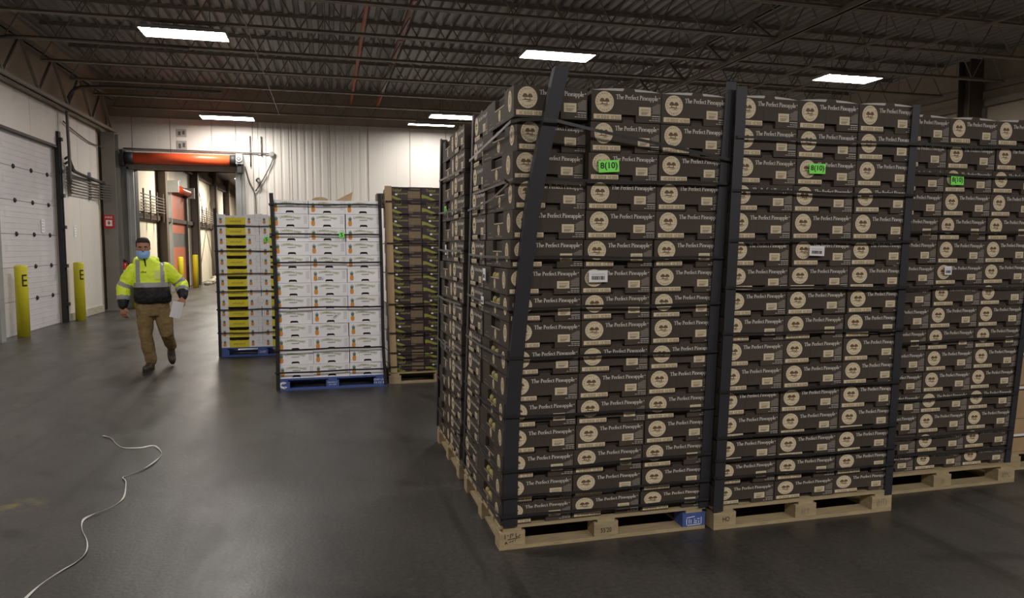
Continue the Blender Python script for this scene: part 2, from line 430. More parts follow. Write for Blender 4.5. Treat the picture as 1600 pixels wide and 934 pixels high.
# ---- roll-up door
d2 = struct('door_2', None, label='orange roll-up door rolled open above the back doorway', loc=(0, YB, 0))
Mx = Matrix.Rotation(PI / 2, 4, 'Y')
link('curtain_roll', MB().lathe([(.14, OX0 + .1), (.145, -3.5), (.14, OX1 - .12)], 24, M=Matrix.Translation((0, -.3, 3.82)) @ Mx @ Matrix.Identity(4)).mesh('curtain_roll', M_orng, True), d2)
for xa, xb in ((OX0 - .12, OX0 + .1), (OX1 - .12, OX1 + .02)):
    link('drum_end', MB().lathe([(.145, xa), (.15, (xa + xb) / 2), (.145, xb)], 20, M=Matrix.Translation((0, -.3, 3.82)) @ Mx).mesh('drum_end', M_seal, True), d2)
hd = MB().box(OX0 - .2, OX1 + .2, -.2, -.03, OZ, OZ + .15).box(OX0, OX1, -.02, .25, OZ, OZ + .03)
link('door_header', hd.mesh('door_header', M_steel), d2)
for xa, xb in ((OX0 - .22, OX0 + .03), (OX1 - .02, OX1 + .2)):
    jb = MB().box(xa, xb, -.16, -.03, 0, 3.66); jb.box((xa + xb) / 2 - .02, (xa + xb) / 2 + .03, -.2, -.16, 0, 3.6)
    link('door_jamb', jb.mesh('door_jamb', M_galv), d2)
link('door_liner', MB().box(OX0 - .001, OX0 + .04, -.03, .27, 0, OZ).mesh('door_liner', M_seal), d2)
link('door_liner', MB().box(OX1 - .04, OX1 + .001, -.03, .27, 0, OZ).mesh('door_liner', M_galv), d2)
mo = MB().box(OX1 + .03, OX1 + .2, -.46, -.1, 3.72, 3.98, 0).box(OX1 + .06, OX1 + .16, -.42, -.14, 3.5, 3.72, 1)
mo.lathe([(.075, 0), (.075, .03)], 16, 2, Matrix.Translation((OX1 + .11, -.46, 3.85)) @ Matrix.Rotation(PI / 2, 4, 'X'))
mo.lathe([(.05, 0), (.05, .035)], 16, 1, Matrix.Translation((OX1 + .11, -.46, 3.85)) @ Matrix.Rotation(PI / 2, 4, 'X'))
mo.lathe([(.025, 0), (.025, .04)], 16, 2, Matrix.Translation((OX1 + .11, -.46, 3.85)) @ Matrix.Rotation(PI / 2, 4, 'X'))
link('motor', mo.mesh('motor', [M_galv, M_seal, M_white]), d2)
link('end_bracket', MB().box(OX0 - .2, OX0 - .12, -.46, -.03, 3.62, 4.0).mesh('end_bracket', M_seal), d2)

# corner column, grey
def hcol(name, x, y, w_, d_, h, m_, label, rot=0):
    c = MB().box(-w_ / 2, w_ / 2, -d_ / 2, -d_ / 2 + .02, 0, h).box(-w_ / 2, w_ / 2, d_ / 2 - .02, d_ / 2, 0, h).box(-.012, .012, -d_ / 2 + .02, d_ / 2 - .02, 0, h).box(-w_ / 2 - .04, w_ / 2 + .04, -d_ / 2 - .04, d_ / 2 + .04, 0, .02)
    return tag(link(name, c.mesh(name, m_), None, (x, y, 0), (0, 0, rot)), label, 'column')
hcol('steel_column', -5.18, 19.75, .30, .36, 4.38, mat('grey_column_paint', (122, 118, 112), .5, .1, 3), 'grey steel column in corner left of the roll-up door', 0)
hcol('steel_column', 13.6, 12.75, .36, .3, 5.6, M_brsteel, 'dark steel column against the right wall')

# ------------------------------------------------------------------ roof joists, girders, bridging
JB, JT = 5.0, 5.66
jx0, jx1 = -5.05, 13.7
jys = [9.0 + 1.53 * k for k in range(-4, 8)]
jys[-1] = 19.68
chb = MB().box(jx0, jx1, -.055, -.008, 0, .006).box(jx0, jx1, -.014, -.008, .006, .05).box(jx0, jx1, .008, .055, 0, .006).box(jx0, jx1, .008, .014, .006, .05).mesh('bottom_chord', M_steel)
cht = MB().box(jx0, jx1, -.06, -.008, .044, .05).box(jx0, jx1, -.014, -.008, 0, .044).box(jx0, jx1, .008, .06, .044, .05).box(jx0, jx1, .008, .014, 0, .044).mesh('top_chord', M_steel)
pw = .78
wa = MB().tube([(0, 0, JB + .03), (pw / 2, 0, JT + .02)], .012, 6).mesh('web_bar', M_steel)
wbm = MB().tube([(pw / 2, 0, JT + .02), (pw, 0, JB + .03)], .012, 6).mesh('web_bar', M_steel)
wv = MB().tube([(0, 0, JB + .03), (0, 0, JT + .02)], .008, 5).mesh('web_bar', M_steel)
for i, y in enumerate(sorted(jys, reverse=True)):
    j = link('roof_joist', None, None, (0, y, 0))
    tag(j, 'open-web steel roof joist, %s from the back wall' % ordn(i + 1), 'joist', 'roof joists')
    link('bottom_chord', chb, j, (0, 0, JB)); link('top_chord', cht, j, (0, 0, JT))
    xx = jx0
    while xx + pw < jx1:
        link('web_bar', wa, j, (xx, 0, 0)); link('web_bar', wbm, j, (xx, 0, 0))
        if y > 8 and int((xx - jx0) / pw + .5) % 4 == 2: link('web_bar', wv, j, (xx + pw / 2, 0, 0))
        xx += pw
def girder(name, X, z0, z1, label, ya=3.0, yb=YB - .45, pitch=1.53, mm=M_steel, tw=.06):
    g = link(name, None, None, (X, 0, 0)); tag(g, label, 'girder')
    for z, nm in ((z0, 'bottom_chord'), (z1, 'top_chord')):
        link(nm, MB().box(-tw, -.01, ya, yb, z, z + .012).box(-.022, -.01, ya, yb, z, z + .09).box(.01, tw, ya, yb, z, z + .012).box(.01, .022, ya, yb, z, z + .09).mesh(nm, mm), g)
    y = yb - .1; k = 0
    bar = MB().box(-.025, .025, -.02, .02, 0, 1).mesh('web_bar', mm)
    while y - pitch / 2 > ya:
        for (a, b) in (((y, z0 + .05), (y - pitch / 2, z1 + .04)), ((y - pitch / 2, z1 + .04), (y - pitch, z0 + .05))):
            dy, dz = b[0] - a[0], b[1] - a[1]; l = math.hypot(dy, dz)
            link('web_bar', bar, g, (0, a[0], a[1]), (math.atan2(dz, dy) - PI / 2, 0, 0), (1, 1, l))
        y -= pitch
girder('joist_girder', -5.12, 4.40, 5.2, 'deep steel girder running above the left wall panels', tw=.09)
girder('joist_girder', 7.23, 4.94, 5.52, 'steel girder crossing under the joists right of centre')
for X, la in ((8.87, 'thin bridging angle under the joists, nearer the girder'), (9.85, 'thin bridging angle under the joists, nearer the right wall'), (-1.15, 'thin bridging rod under joists above the white cartons')):
    r_ = .02 if X > 0 else .008
    tag(link('bridging_bar', MB().box(X - r_, X + r_, 3.0, 19.7, 4.985 - r_, 4.99 + (.0 if X > 0 else 0)).mesh('bridging_bar', M_steel)), la, 'bar')
tag(link('sprinkler_pipe', MB().tube([(.67, 4, 5.4), (.67, YB - .02, 5.4)], .035, 10).mesh('sprinkler_pipe', M_pipeo, True)), 'orange sprinkler pipe running through the roof joists', 'pipe')
sp = link('wrapped_pipe', None, None, (1.37, 0, 5.4)); tag(sp, 'thick red and grey pipe running through the roof joists', 'pipe')
link('pipe_section', MB().tube([(0, 4, 0), (0, 15.2, 0)], .055, 12).mesh('pipe_section', M_piper, True), sp)
link('pipe_section', MB().tube([(0, 15.2, 0), (0, 18.0, 0)], .055, 12).mesh('pipe_section', M_pipeg, True), sp)
link('pipe_section', MB().tube([(0, 18.0, 0), (0, YB - .02, 0)], .055, 12).mesh('pipe_section', M_pipeo, True), sp)
for y in (9, 11.2, 13.4, 15.2, 16.6, 18.0): link('coupling', MB().tube([(0, y - .06, 0), (0, y + .06, 0)], .068, 12).mesh('coupling', M_piper, True), sp)
# loose conduits under the left roof
def curve_pts(P, n=6):
    out = []; V = [Vector(p) for p in P]
    for i in range(len(V) - 1):
        p0 = V[max(0, i - 1)]; p1 = V[i]; p2 = V[i + 1]; p3 = V[min(len(V) - 1, i + 2)]
        for k in range(n):
            t = k / n
            out.append(.5 * ((2 * p1) + (-p0 + p2) * t + (2 * p0 - 5 * p1 + 4 * p2 - p3) * t * t + (-p0 + 3 * p1 - 3 * p2 + p3) * t ** 3))
    out.append(V[-1]); return out
def conduit(P, r, label, m_=M_cond, cat='pipe', name='conduit', sm=4):
    return tag(link(name, MB().tube(curve_pts(P, sm), r, 8).mesh(name, m_, True)), label, cat)
conduit([(-5.22, 16.95, 2.9), (-5.22, 16.95, 3.6), (-5.22, 16.93, 4.1), (-5.2, 16.92, 4.6), (-5.05, 16.92, 4.86), (-4.7, 16.92, 4.93), (-3.5, 16.92, 4.95), (-2.2, 16.92, 4.95)], .032, 'dark conduit bending from the left wall up under the joists')
conduit([(-5.2, 13.2, 4.2), (-5.15, 13.25, 4.75), (-4.95, 13.28, 4.93), (-4.0, 13.28, 4.95), (-2.2, 13.28, 4.94)], .025, 'conduit running along the joist nearest the dock door')
conduit([(-5.31, 16.98, 4.2), (-5.31, 17.6, 4.1), (-5.31, 18.6, 4.0), (-5.30, 19.3, 4.0), (-5.25, 19.5, 3.98)], .014, 'thin cable sagging across the left wall panel')
conduit([(-5.0, 20.22, 4.08), (-3.5, 20.22, 4.07), (-2.0, 20.22, 4.06), (-1.72, 20.22, 4.06), (-1.42, 20.22, 4.05)], .016, 'horizontal conduit above the orange roll-up door')
conduit([(-2.08, 20.22, 3.7), (-1.98, 20.22, 3.3), (-1.86, 20.22, 3.02), (-1.84, 20.22, 2.7), (-1.84, 20.22, 1.4)], .014, 'wavy conduit dropping down the white wall beside the doorway')
conduit([(-1.38, 20.22, 4.02), (-1.4, 20.22, 3.85), (-1.62, 20.22, 3.4), (-1.84, 20.22, 3.05)], .016, 'slanting conduit from the round junction box')
for xx, z0, z1, la in ((-1.94, 3.7, 4.5, 'upright rod above the roll-up door motor'), (-1.66, 3.98, 4.5, 'upright rod left of the round junction box')):
    tag(link('conduit_stub', MB().tube([(xx, 20.235, z0), (xx, 20.235, z1)], .018, 8).mesh('conduit_stub', M_cond, True)), la, 'pipe')
jb = link('junction_box', MB().lathe([(.07, 0), (.075, .05), (.05, .07)], 14, M=Matrix.Translation((-1.4, 20.26, 4.04)) @ Matrix.Rotation(PI / 2, 4, 'X')).mesh('junction_box', M_hous)); tag(jb, 'round grey junction box on the white wall', 'box')
cm = link('camera_dome', None, None, (-1.76, 20.26, 3.36)); tag(cm, 'small black wall camera beside the roll-up door', 'camera')
link('bracket', MB().box(-.03, .03, -.06, 0, -.05, .05).mesh('bracket', M_seal), cm)
link('housing', MB().ball((0, -.11, -.02), (.06, .08, .06), 12).mesh('housing', M_seal, True), cm)
link('lens', MB().lathe([(.035, 0), (.03, .03)], 12, M=Matrix.Translation((.02, -.16, -.04)) @ Matrix.Rotation(PI / 2, 4, 'X')).mesh('lens', M_galv), cm)
# wall plates above the door
for z, hh, la in ((4.42, .2, 'grey square plate high above the doorway, upper one'), (4.08, .24, 'grey square plate high above the doorway, lower one')):
    m_ = MB().box(-.12, .12, -.012, 0, 0, hh, 0); m_.box(-.08, -.02, -.014, -.012, hh * .2, hh * .7, 1).box(.02, .08, -.014, -.012, hh * .3, hh * .8, 1)
    tag(link('wall_plate', m_.mesh('wall_plate', [mat('plate_grey', (158, 154, 148), .5), M_cond]), None, (-3.62, YB - .031, z)), la, 'plate')

# bank of conduits on the left wall
cr = link('conduit_bank', None, None, (XL + .05, 0, 0)); tag(cr, 'bank of parallel conduits on the left wall beside the dock door', 'conduits')
for k in range(7):
    z = 2.74 + k * .062
    link('conduit', MB().tube(curve_pts([(.06, 16.98, z + .15), (.07, 17.12, z + .06), (.07, 17.3, z), (.07, 18.9, z), (.12, 19.2, z - .02), (.22, 19.5, z - .02)], 4), .016, 6).mesh('conduit', M_cond, True), cr)
for y in (17.25, 18.6): link('strut', MB().box(0, .05, y - .03, y + .03, 2.66, 3.3).mesh('strut', M_galv), cr)
for k in range(2):
    link('flexible_conduit', MB().tube(curve_pts([(.05, 16.95, 3.42 - .1 * k), (.09, 17.05, 3.46 - .1 * k), (.1, 17.2, 3.3 - .08 * k), (.1, 17.45, 3.2 - .02 * k), (.1, 18.6, 3.15 - .02 * k), (.14, 19.3, 3.12 - .03 * k)], 5), .026, 8).mesh('flexible_conduit', M_seal, True), cr)

# fire sign, extinguisher
fs = link('fire_sign', None, None, (-5.33, 19.555, 2.03), (0, 0, 0), (.78, 1, .82)); tag(fs, 'red and white fire extinguisher sign on the grey column', 'sign')
m_ = MB().box(0, .30, -.006, 0, 0, .40, 0); link('sign_board', m_.mesh('sign_board', M_red), fs)
m_ = MB(); put_text(m_, 'FIRE', .15, .30, w=.2, h=.06, eps=.008, center=True); rect(m_, .06, .24, .07, .25, 0, .0075)
link('lettering', m_.mesh('lettering', M_white), fs)
m_ = MB(); m_.add([(.10, -.009, .18), (.15, -.009, .10), (.20, -.009, .18)], [(0, 1, 2)]); rect(m_, .135, .165, .17, .23, 0, .009)
link('arrow', m_.mesh('arrow', M_red), fs)
fe = link('fire_extinguisher', None, None, (-5.02, 20.02, .72)); tag(fe, 'red fire extinguisher hanging beside the doorway', 'extinguisher')
link('cylinder', MB().lathe([(.06, 0), (.08, .03), (.08, .36), (.06, .42), (.025, .45), (.025, .48)], 16).mesh('cylinder', M_red, True), fe)
link('valve', MB().box(-.03, .03, -.02, .02, .47, .52).box(-.1, .02, -.012, .012, .53, .545).mesh('valve', M_seal), fe)
link('hose', MB().tube(curve_pts([(.02, -.02, .5), (.1, -.05, .45), (.1, -.06, .2), (.08, -.08, .1)], 4), .012, 6).mesh('hose', M_seal), fe)
link('label_plate', MB().tube([(0, 0, .15), (0, 0, .27)], .0812, 16, cap=False).mesh('label_plate', M_white), fe)

# bollards
def bollard(x, y, h, label, mark=True, r=.1):
    b = link('bollard', None, None, (x, y, 0)); tag(b, label, 'bollard', 'yellow bollards')
    link('post', MB().lathe([(r, 0), (r, h - .02), (r * .94, h)], 20).mesh('post', M_boll, True), b)
    link('cap', MB().lathe([(r * .94, h), (r * .5, h + .012), (.01, h + .016)], 20).mesh('cap', M_boll, True), b)
    if mark:
        m2 = MB()
        for (z0, z1, a0, a1) in ((h - .36, h - .33, -.5, .35), (h - .27, h - .24, -.5, .35), (h - .18, h - .15, -.5, .35), (h - .36, h - .15, -.5, -.28)):
            for k in range(6):
                t0 = a0 + (a1 - a0) * k / 6; t1 = a0 + (a1 - a0) * (k + 1) / 6
                q = [(math.sin(t0 + .95), -math.cos(t0 + .95)), (math.sin(t1 + .95), -math.cos(t1 + .95))]
                rr = r + .0015
                m2.quad([(q[0][0] * rr, q[0][1] * rr, z0), (q[1][0] * rr, q[1][1] * rr, z0), (q[1][0] * rr, q[1][1] * rr, z1), (q[0][0] * rr, q[0][1] * rr, z1)])
        link('marking', m2.mesh('marking', M_black), b)
bollard(-5.23, 14.25, 1.25, 'chipped yellow bollard in front of the dock door, leftmost bollard')
bollard(-5.17, 17.05, 1.24, 'yellow bollard at the right edge of the dock door')
bollard(-4.75, 20.0, 1.2, 'yellow bollard beside the red fire extinguisher, partly behind the man')
bollard(-5.05, 27.3, 1.2, 'yellow bollard before the salmon door beyond the doorway', False)
bollard(-4.9, 29.3, 1.25, 'yellow bollard right of the salmon door beyond the doorway', False)

# ------------------------------------------------------------------ hall beyond the doorway
Y2 = 46.0; ZB = 5.1
mb = MB().box(XL - .25, XL, YB + .25, Y2, 0, ZB)
w2 = struct('wall_far_left', mb.mesh('wall_far_left', M_beige), label='left wall of the hall beyond the doorway')
p2 = MB().box(0, .04, 0, 1, 0, 1).mesh('wall_panel', M_panel2)
cy2 = [21.0, 25.45, 31.45, 36.5, 41.0, 45.6]
for a, b in zip(cy2[:-1], cy2[1:]):
    h_ = (a + b) / 2
    for (q0, q1) in ((a, h_), (h_, b)):
        for (z0, z1) in ((0, 2.5), (2.5, 4.55)):
            link('wall_panel', p2, w2, (XL, q0 + .005, z0 + .01), sc=(1, q1 - q0 - .01, z1 - z0 - .02))
    link('eave_beam', MB().box(XL + .041, XL + .2, a, b, 4.45, 4.75).mesh('eave_beam', M_brsteel), w2)
    link('girt', MB().box(XL + .041, XL + .16, a, b, 2.42, 2.56).mesh('girt', M_brsteel), w2)
for i, y in enumerate(cy2[1:-1]):
    hcol('steel_column', XL + .20, y, .30, .30, ZB - .02, M_brsteel, 'brown steel column beyond the doorway, %s from the door' % ordn(i + 1), PI / 2)
mb = MB().box(XL - .25, 6, YB + .25, Y2, ZB, ZB + .2); struct('ceiling_far', mb.mesh('ceiling_far', M_deck), label='dark ceiling of the hall beyond')
mb = MB().box(XL - .25, 6, Y2, Y2 + .25, 0, ZB); struct('wall_far_back', mb.mesh('wall_far_back', M_beige))
mb = MB().box(6, 6.25, YB + .25, Y2, 0, ZB); struct('wall_far_right', mb.mesh('wall_far_right', M_beige))
for a, b, la in ((22.2, 25.2, 'rack of parallel conduits on the far hall wall before the salmon door'), (32.0, 36.0, 'rack of parallel conduits on the far hall wall behind the yellow trays')):
    c2 = link('conduit_rack', None, None, (XL + .2, 0, 0)); tag(c2, la, 'conduits')
    for k in range(6): link('conduit', MB().tube([(.12, a, 2.64 + k * .09), (.12, b, 2.64 + k * .09)], .016, 6).mesh('conduit', M_brsteel), c2)
    n_ = 4
    for k in range(n_): yy = a + .3 + (b - a - .5) * k / (n_ - 1); link('strut', MB().box(-.15, .1, yy - .03, yy + .03, 2.57, 2.60).box(.1, .135, yy - .03, yy + .03, 2.35, 3.25).mesh('strut', M_brsteel), c2)
d3 = struct('door_3', None, label='salmon fabric door in the hall beyond', loc=(XL + .04, 27.1, 0))
for k in range(2): link('curtain', MB().box(0, .05, 0, 2.7, (0, 2.05)[k], (1.55, 3.42)[k]).mesh('curtain', M_salm), d3)
link('window_band', MB().box(.005, .045, 0, 2.7, 1.551, 2.049).mesh('window_band', M_galv), d3)
for yy in (-.1, 2.7): link('side_guide', MB().box(0, .14, yy, yy + .1, 0, 3.5).mesh('side_guide', (M_galv, M_seal)[yy > 0]), d3)
link('curtain_roll', MB().tube([(.2, -.1, 3.62), (.2, 2.8, 3.62)], .13, 16).mesh('curtain_roll', M_orng, True), d3)
link('roll_bracket', MB().box(0, .4, -.22, -.1, 3.45, 3.85).mesh('roll_bracket', M_galv), d3)
link('roll_bracket', MB().box(0, .4, 2.8, 2.9, 3.42, 3.82).mesh('roll_bracket', M_galv), d3)
for i in range(2):
    tag(link('cross_brace', MB().tube([(XL + (.185, .22)[i], (31.8, 36.2)[i], .1), (XL + (.185, .22)[i], (36.2, 31.8)[i], 4.4)], .014, 6).mesh('cross_brace', M_cond)), 'thin diagonal brace on the far hall wall, ' + ('rising away from the door' if i == 0 else 'falling away from the door'), 'brace')
# rubble along the foot of the far wall
for i in range(14):
    y = 31.2 + i * .5 + R.random() * .2; s_ = .1 + R.random() * .14
    me = MB().ball((0, 0, s_ * .5), (s_, s_ * 1.1, s_ * .7), 7).mesh('concrete_lump', M_conc)
    for v in me.vertices: v.co += Vector((R.uniform(-1, 1), R.uniform(-1, 1), R.uniform(-.2, .6))) * s_ * .18; v.co.z = max(v.co.z, 0)
    tag(link('concrete_lump', me, None, (XL + .55 + R.random() * .1, y, 0)), 'pale lump of broken concrete at the far hall wall, %s from the salmon door' % ordn(i + 1), 'rubble', 'concrete lumps along far wall')

# ------------------------------------------------------------------ ceiling lamps
ZL = 4.86
def lamp(x, y, z, label, far=False, w_=1.22, d_=.5, drop=None):
    l = link('ceiling_lamp', None, None, (x, y, z)); tag(l, label, 'lamp', 'ceiling lamps')
    h_ = MB().box(-w_ / 2 - .015, w_ / 2 + .015, -d_ / 2 - .015, d_ / 2 + .015, .012, .05).box(-w_ / 2 * .7, w_ / 2 * .7, -.1, .1, .05, .11)
    for a, b, c, e in ((-w_ / 2 - .015, -w_ / 2, -d_ / 2 - .015, d_ / 2 + .015), (w_ / 2, w_ / 2 + .015, -d_ / 2 - .015, d_ / 2 + .015), (-w_ / 2, w_ / 2, -d_ / 2 - .015, -d_ / 2), (-w_ / 2, w_ / 2, d_ / 2, d_ / 2 + .015)):
        h_.box(a, b, c, e, 0, .012)
    link('housing', h_.mesh('housing', M_hous), l)
    link('diffuser', MB().quad([(-w_ / 2, -d_ / 2, .006), (-w_ / 2, d_ / 2, .006), (w_ / 2, d_ / 2, .006), (w_ / 2, -d_ / 2, .006)]).mesh('diffuser', M_lampf if far else M_lamp), l)
    top = (ZB if far else JB) + .02
    for sx in (-1, 1): link('hanger', MB().tube([(sx * w_ * .3, 0, .05), (sx * w_ * .3, 0, max(.12, (ZC if not far else ZB) - z))], .006, 5).mesh('hanger', M_steel), l)
lamp(-2.08, 12.19, ZL, 'bright rectangular ceiling lamp above the walking man, nearest row')
lamp(3.9, 11.95, ZL, 'bright rectangular ceiling lamp above the corner stack of brown cartons')
lamp(9.94, 12.13, ZL, 'bright rectangular ceiling lamp above the middle stack, rightmost in view')
lamp(-2.35, 19.15, 4.76, 'bright ceiling lamp close to the wall above the roll-up door')
lamp(3.1, 17.6, 4.76, 'bright ceiling lamp half hidden behind the rear brown carton stack')
lamp(2.75, 19.25, 4.82, 'thin sliver of ceiling lamp near the white wall', d_=.22)
lamp(9.9, 18.9, ZL, 'ceiling lamp behind the right-hand carton stacks')
for (x, y) in ((-2.1, 5.1), (3.9, 5.1), (9.9, 5.1)):
    lamp(x, y, ZL, 'ceiling lamp above the near stacks, out of view, ' + {-2.1: 'nearest the left wall', 3.9: 'in the middle', 9.9: 'nearest the right wall'}[x])
for k, x in enumerate((-2.1, .9, 3.9, 6.9, 9.9)):  # unseen row, doubled up with added lamps to brighten the carton fronts
    lamp(x, -2.2, ZL, 'added unseen ceiling lamp behind the viewer, %s from the left wall' % ordn(k + 1))
lamp(-3.3, 33.9, 4.55, 'ceiling lamp seen through the doorway', True)
lamp(-3.0, 25.5, 4.55, 'ceiling lamp of the far hall just past the doorway', True)
lamp(-3.3, 41.5, 4.55, 'ceiling lamp at the end of the far hall', True)

# ------------------------------------------------------------------ pallets
blk = MB().box(-.07, .07, -.05, .05, 0, .078).mesh('block', M_wood); blkb = MB().box(-.07, .07, -.05, .05, 0, .078).mesh('block', M_blue)
def pallet(name, x, y, label, blue=False, blue_block=None, wx=1.2, dy=1.0, cat='pallet'):
    p = link(name, None, None, (x, y, 0)); tag(p, label, cat, 'pallets')
    Mw = M_blue if blue else M_wood
    for i, yy in enumerate((.05, dy / 2, dy - .05)):
        link('bottom_board', MB().box(0, wx, yy - .05, yy + .05, 0, .02).mesh('bottom_board', Mw), p)
        for k, xx in enumerate((.07, wx / 2, wx - .07)):
            link('block', blkb if (blue or (blue_block is not None and i == 0 and k == blue_block)) else blk, p, (xx, yy, .02))
    for k, xx in enumerate((.07, wx / 2, wx - .07)):
        link('stringer_board', MB().box(xx - .05, xx + .05, 0.1, dy - .1, .002, .019).mesh('stringer_board', Mw), p) if k != 1 else None
        link('cross_board', MB().box(xx - .05, xx + .05, 0, dy, .0985, .114).mesh('cross_board', Mw), p)
    n = 7
    for k in range(n):
        yy = dy * k / (n - 1) * (1 - .11 / dy)
        link('deck_board', MB().box(0, wx, yy, yy + .11, .1145, .131 + R.uniform(-.001, .001)).mesh('deck_board', Mw), p)
    return p
def block_print(p, s, xc, m_=M_black, w_=.08, z=.04, h=.03):
    t = MB(); put_text(t, s, xc, z, w=w_, h=h, eps=.0015, center=True); link('stamp', t.mesh('stamp', m_), p)
AX, AY = .845, 3.53
pA = pallet('pallet', AX + .0, AY, 'pale wooden pallet with one blue block under the front corner stack', blue_block=2)
pA2 = pallet('pallet', AX, 4.72, 'pale wooden pallet under the stack behind the corner stack')
BX, BY = 2.067, 3.50
pB = pallet('pallet', BX + .01, BY - .01, 'pale wooden pallet under the middle carton stack')
CX, CY = 3.29, 3.75
pC = pallet('pallet', CX, CY - .03, 'pale wooden pallet under the right-hand carton stack')
WX, WY = -.575, 8.15
pW = pallet('pallet', WX + .0, WY, 'blue pallet under the stack of white cartons', True)
YX, YY = -1.545, 10.88
pY = pallet('pallet', YX, YY, 'blue pallet under the stack of yellow and white trays', True)
GX, GY = .66, 8.25
pG = pallet('pallet', GX, GY, 'pale wooden pallet beside the blue pallet of white cartons')
block_print(pA, "55'20", .6, w_=.062, h=.026); block_print(pB, 'HO', .078, w_=.042, z=.045, h=.028)
def marks(p, segs, m_, wd=.0035):      # worn, unreadable stencil strokes
    t = MB()
    for a_, b_, c_, d_ in segs: v_, f_ = ribbon([(a_, b_), (c_, d_)], [wd, wd]); t.add([(q[0], -.0015, q[1]) for q in v_], f_)
    link('stamp', t.mesh('stamp', m_), p)
marks(pA, [(.03, .06, .03, .084), (.042, .078, .05, .078), (.06, .062, .06, .084), (.06, .084, .078, .084), (.066, .074, .076, .077), (.09, .066, .09, .088), (.09, .066, .108, .070), (.108, .07, .112, .08), (.045, .055, .112, .062), (.03, .03, .036, .044), (.036, .044, .042, .032), (.055, .04, .063, .046), (.068, .042, .076, .05), (.082, .046, .09, .054)], M_black)
marks(pA, [(1.085, .03, 1.085, .066), (1.085, .072, 1.135, .076), (1.09, .028, 1.17, .03), (1.175, .03, 1.175, .07), (1.1, .036, 1.1, .064), (1.112, .036, 1.112, .06), (1.13, .05, 1.15, .05), (1.13, .06, 1.138, .06), (1.15, .062, 1.165, .062), (1.16, .036, 1.16, .052), (1.128, .04, 1.15, .04)], M_white, .004)
block_print(pB, 'H T', .6, M_dim, .05); block_print(pB, '(HT)', 1.13, M_dim, .07, .035, .045); block_print(pC, 'IPPC', 1.13, M_dim, .07, .04, .035); block_print(pC, '20', .6, M_dim, .03)
block_print(pW, 'PROPERTY', .6, M_white, .1, .065, .014); block_print(pW, 'OF CHEP', .6, M_white, .08, .04, .014)
block_print(pW, 'CHEP USA', 1.12, M_white, .13, .07, .02); block_print(pW, 'C4 121 80', 1.12, M_white, .13, .035, .022)
block_print(pY, 'CHEP', .6, M_white, .09, .045, .03)
t = MB(); v_, f_ = ribbon([(.02, .03), (-.02, .045), (-.035, .06), (-.02, .085), (.005, .093)], [.022] * 5)
t.add([(.07 + a, -.0015, b - .002) for a, b in v_], f_); t.add([(.07, -.0015, .102), (.11, -.0015, .088), (.07, -.0015, .07)], [(0, 2, 1)]); t.add([(.085, -.0015, .05), (.115, -.0015, .04), (.085, -.0015, .02)], [(0, 2, 1)])
link('emblem', t.mesh('emblem', M_white), pW)
PZ = .132

# ------------------------------------------------------------------ brown pineapple cartons
CW, CH, CD = .394, .152, .59
def carton_body():
    m_ = MB(); t_ = .02
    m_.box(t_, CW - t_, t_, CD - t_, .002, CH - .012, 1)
    a, b = .168, .250
    m_.box(0, a, 0, t_, 0, CH).box(b, CW, 0, t_, 0, CH).box(a, b, 0, t_, .036, CH)
    m_.prism([(a + .008, CH), (b - .004, CH), (b - .012, CH + .016), (a + .018, CH + .016)], .002, .006)
    m_.box(0, CW, CD - t_, CD, 0, CH)
    for x0, x1 in ((0, t_), (CW - t_, CW)):
        m_.box(x0, x1, t_, .19, 0, CH).box(x0, x1, .40, CD - t_, 0, CH).box(x0, x1, .19, .40, 0, .088)
    m_.box(t_, CW - t_, t_, CD - t_, CH - .012, CH - .003, 0)
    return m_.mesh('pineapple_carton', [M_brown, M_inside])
ME_body = carton_body()
def logo_mesh(cu, cv, r):
    m_ = MB(); disc(m_, cu, cv, r, r, 0, .0010, 28)
    s = 'CHESTNUT HILL'
    def ring(txt, a0, a1, flip):
        for i, c in enumerate(txt):
            if c == ' ': continue
            a = math.radians(a0 + (a1 - a0) * i / (len(txt) - 1)); v, f, x0, x1, y0, y1 = text_geom(c)
            k = r * .17 / .7; rr = r * .80
            ang = a - PI / 2 if not flip else a + PI / 2
            ca, sa = math.cos(ang), math.sin(ang); bx, by = cu + rr * math.cos(a), cv + rr * math.sin(a)
            pts = [((p[0] - (x0 + x1) / 2) * k, (p[1] - .35) * k) for p in v]
            m_.add([(bx + px_ * ca - py_ * sa, -.0016, by + px_ * sa + py_ * ca) for px_, py_ in pts], f, 1)
    ring(s, 200, -20, False); ring('FARMS', 235, 305, True)
    for dx, sz in ((-.25, .215), (.25, .205)):
        for (ex, ey, er) in ((0, .08, 1), (-.15, .0, .62), (.15, .0, .62)): disc(m_, cu + (dx + ex) * r, cv + (.10 + ey) * r, sz * er * r, sz * er * .85 * r, 1, .0016 + er * 1e-4, 10)
        rect(m_, cu + (dx - .04) * r, cu + (dx + .04) * r, cv - .22 * r, cv + .14 * r, 1, .0015)
    for (p, wds) in (([(-.58, -.27), (-.25, -.2), (.1, -.22), (.56, -.29)], [.03, .11, .11, .03]), ([(-.2, -.42), (.12, -.36), (.42, -.42)], [.02, .08, .02])):
        v, f = ribbon([(a * r, b * r) for a, b in p], [x_ * r for x_ in wds]); m_.add([(cu + a, -.0014, cv + b) for a, b in v], f, 1)
    return m_.mesh('logo', [M_cream, M_mark])
ME_logo = logo_mesh(.072, .095, .052)
m_ = MB(); rect(m_, .012, .166, .010, .034, 0, .001)
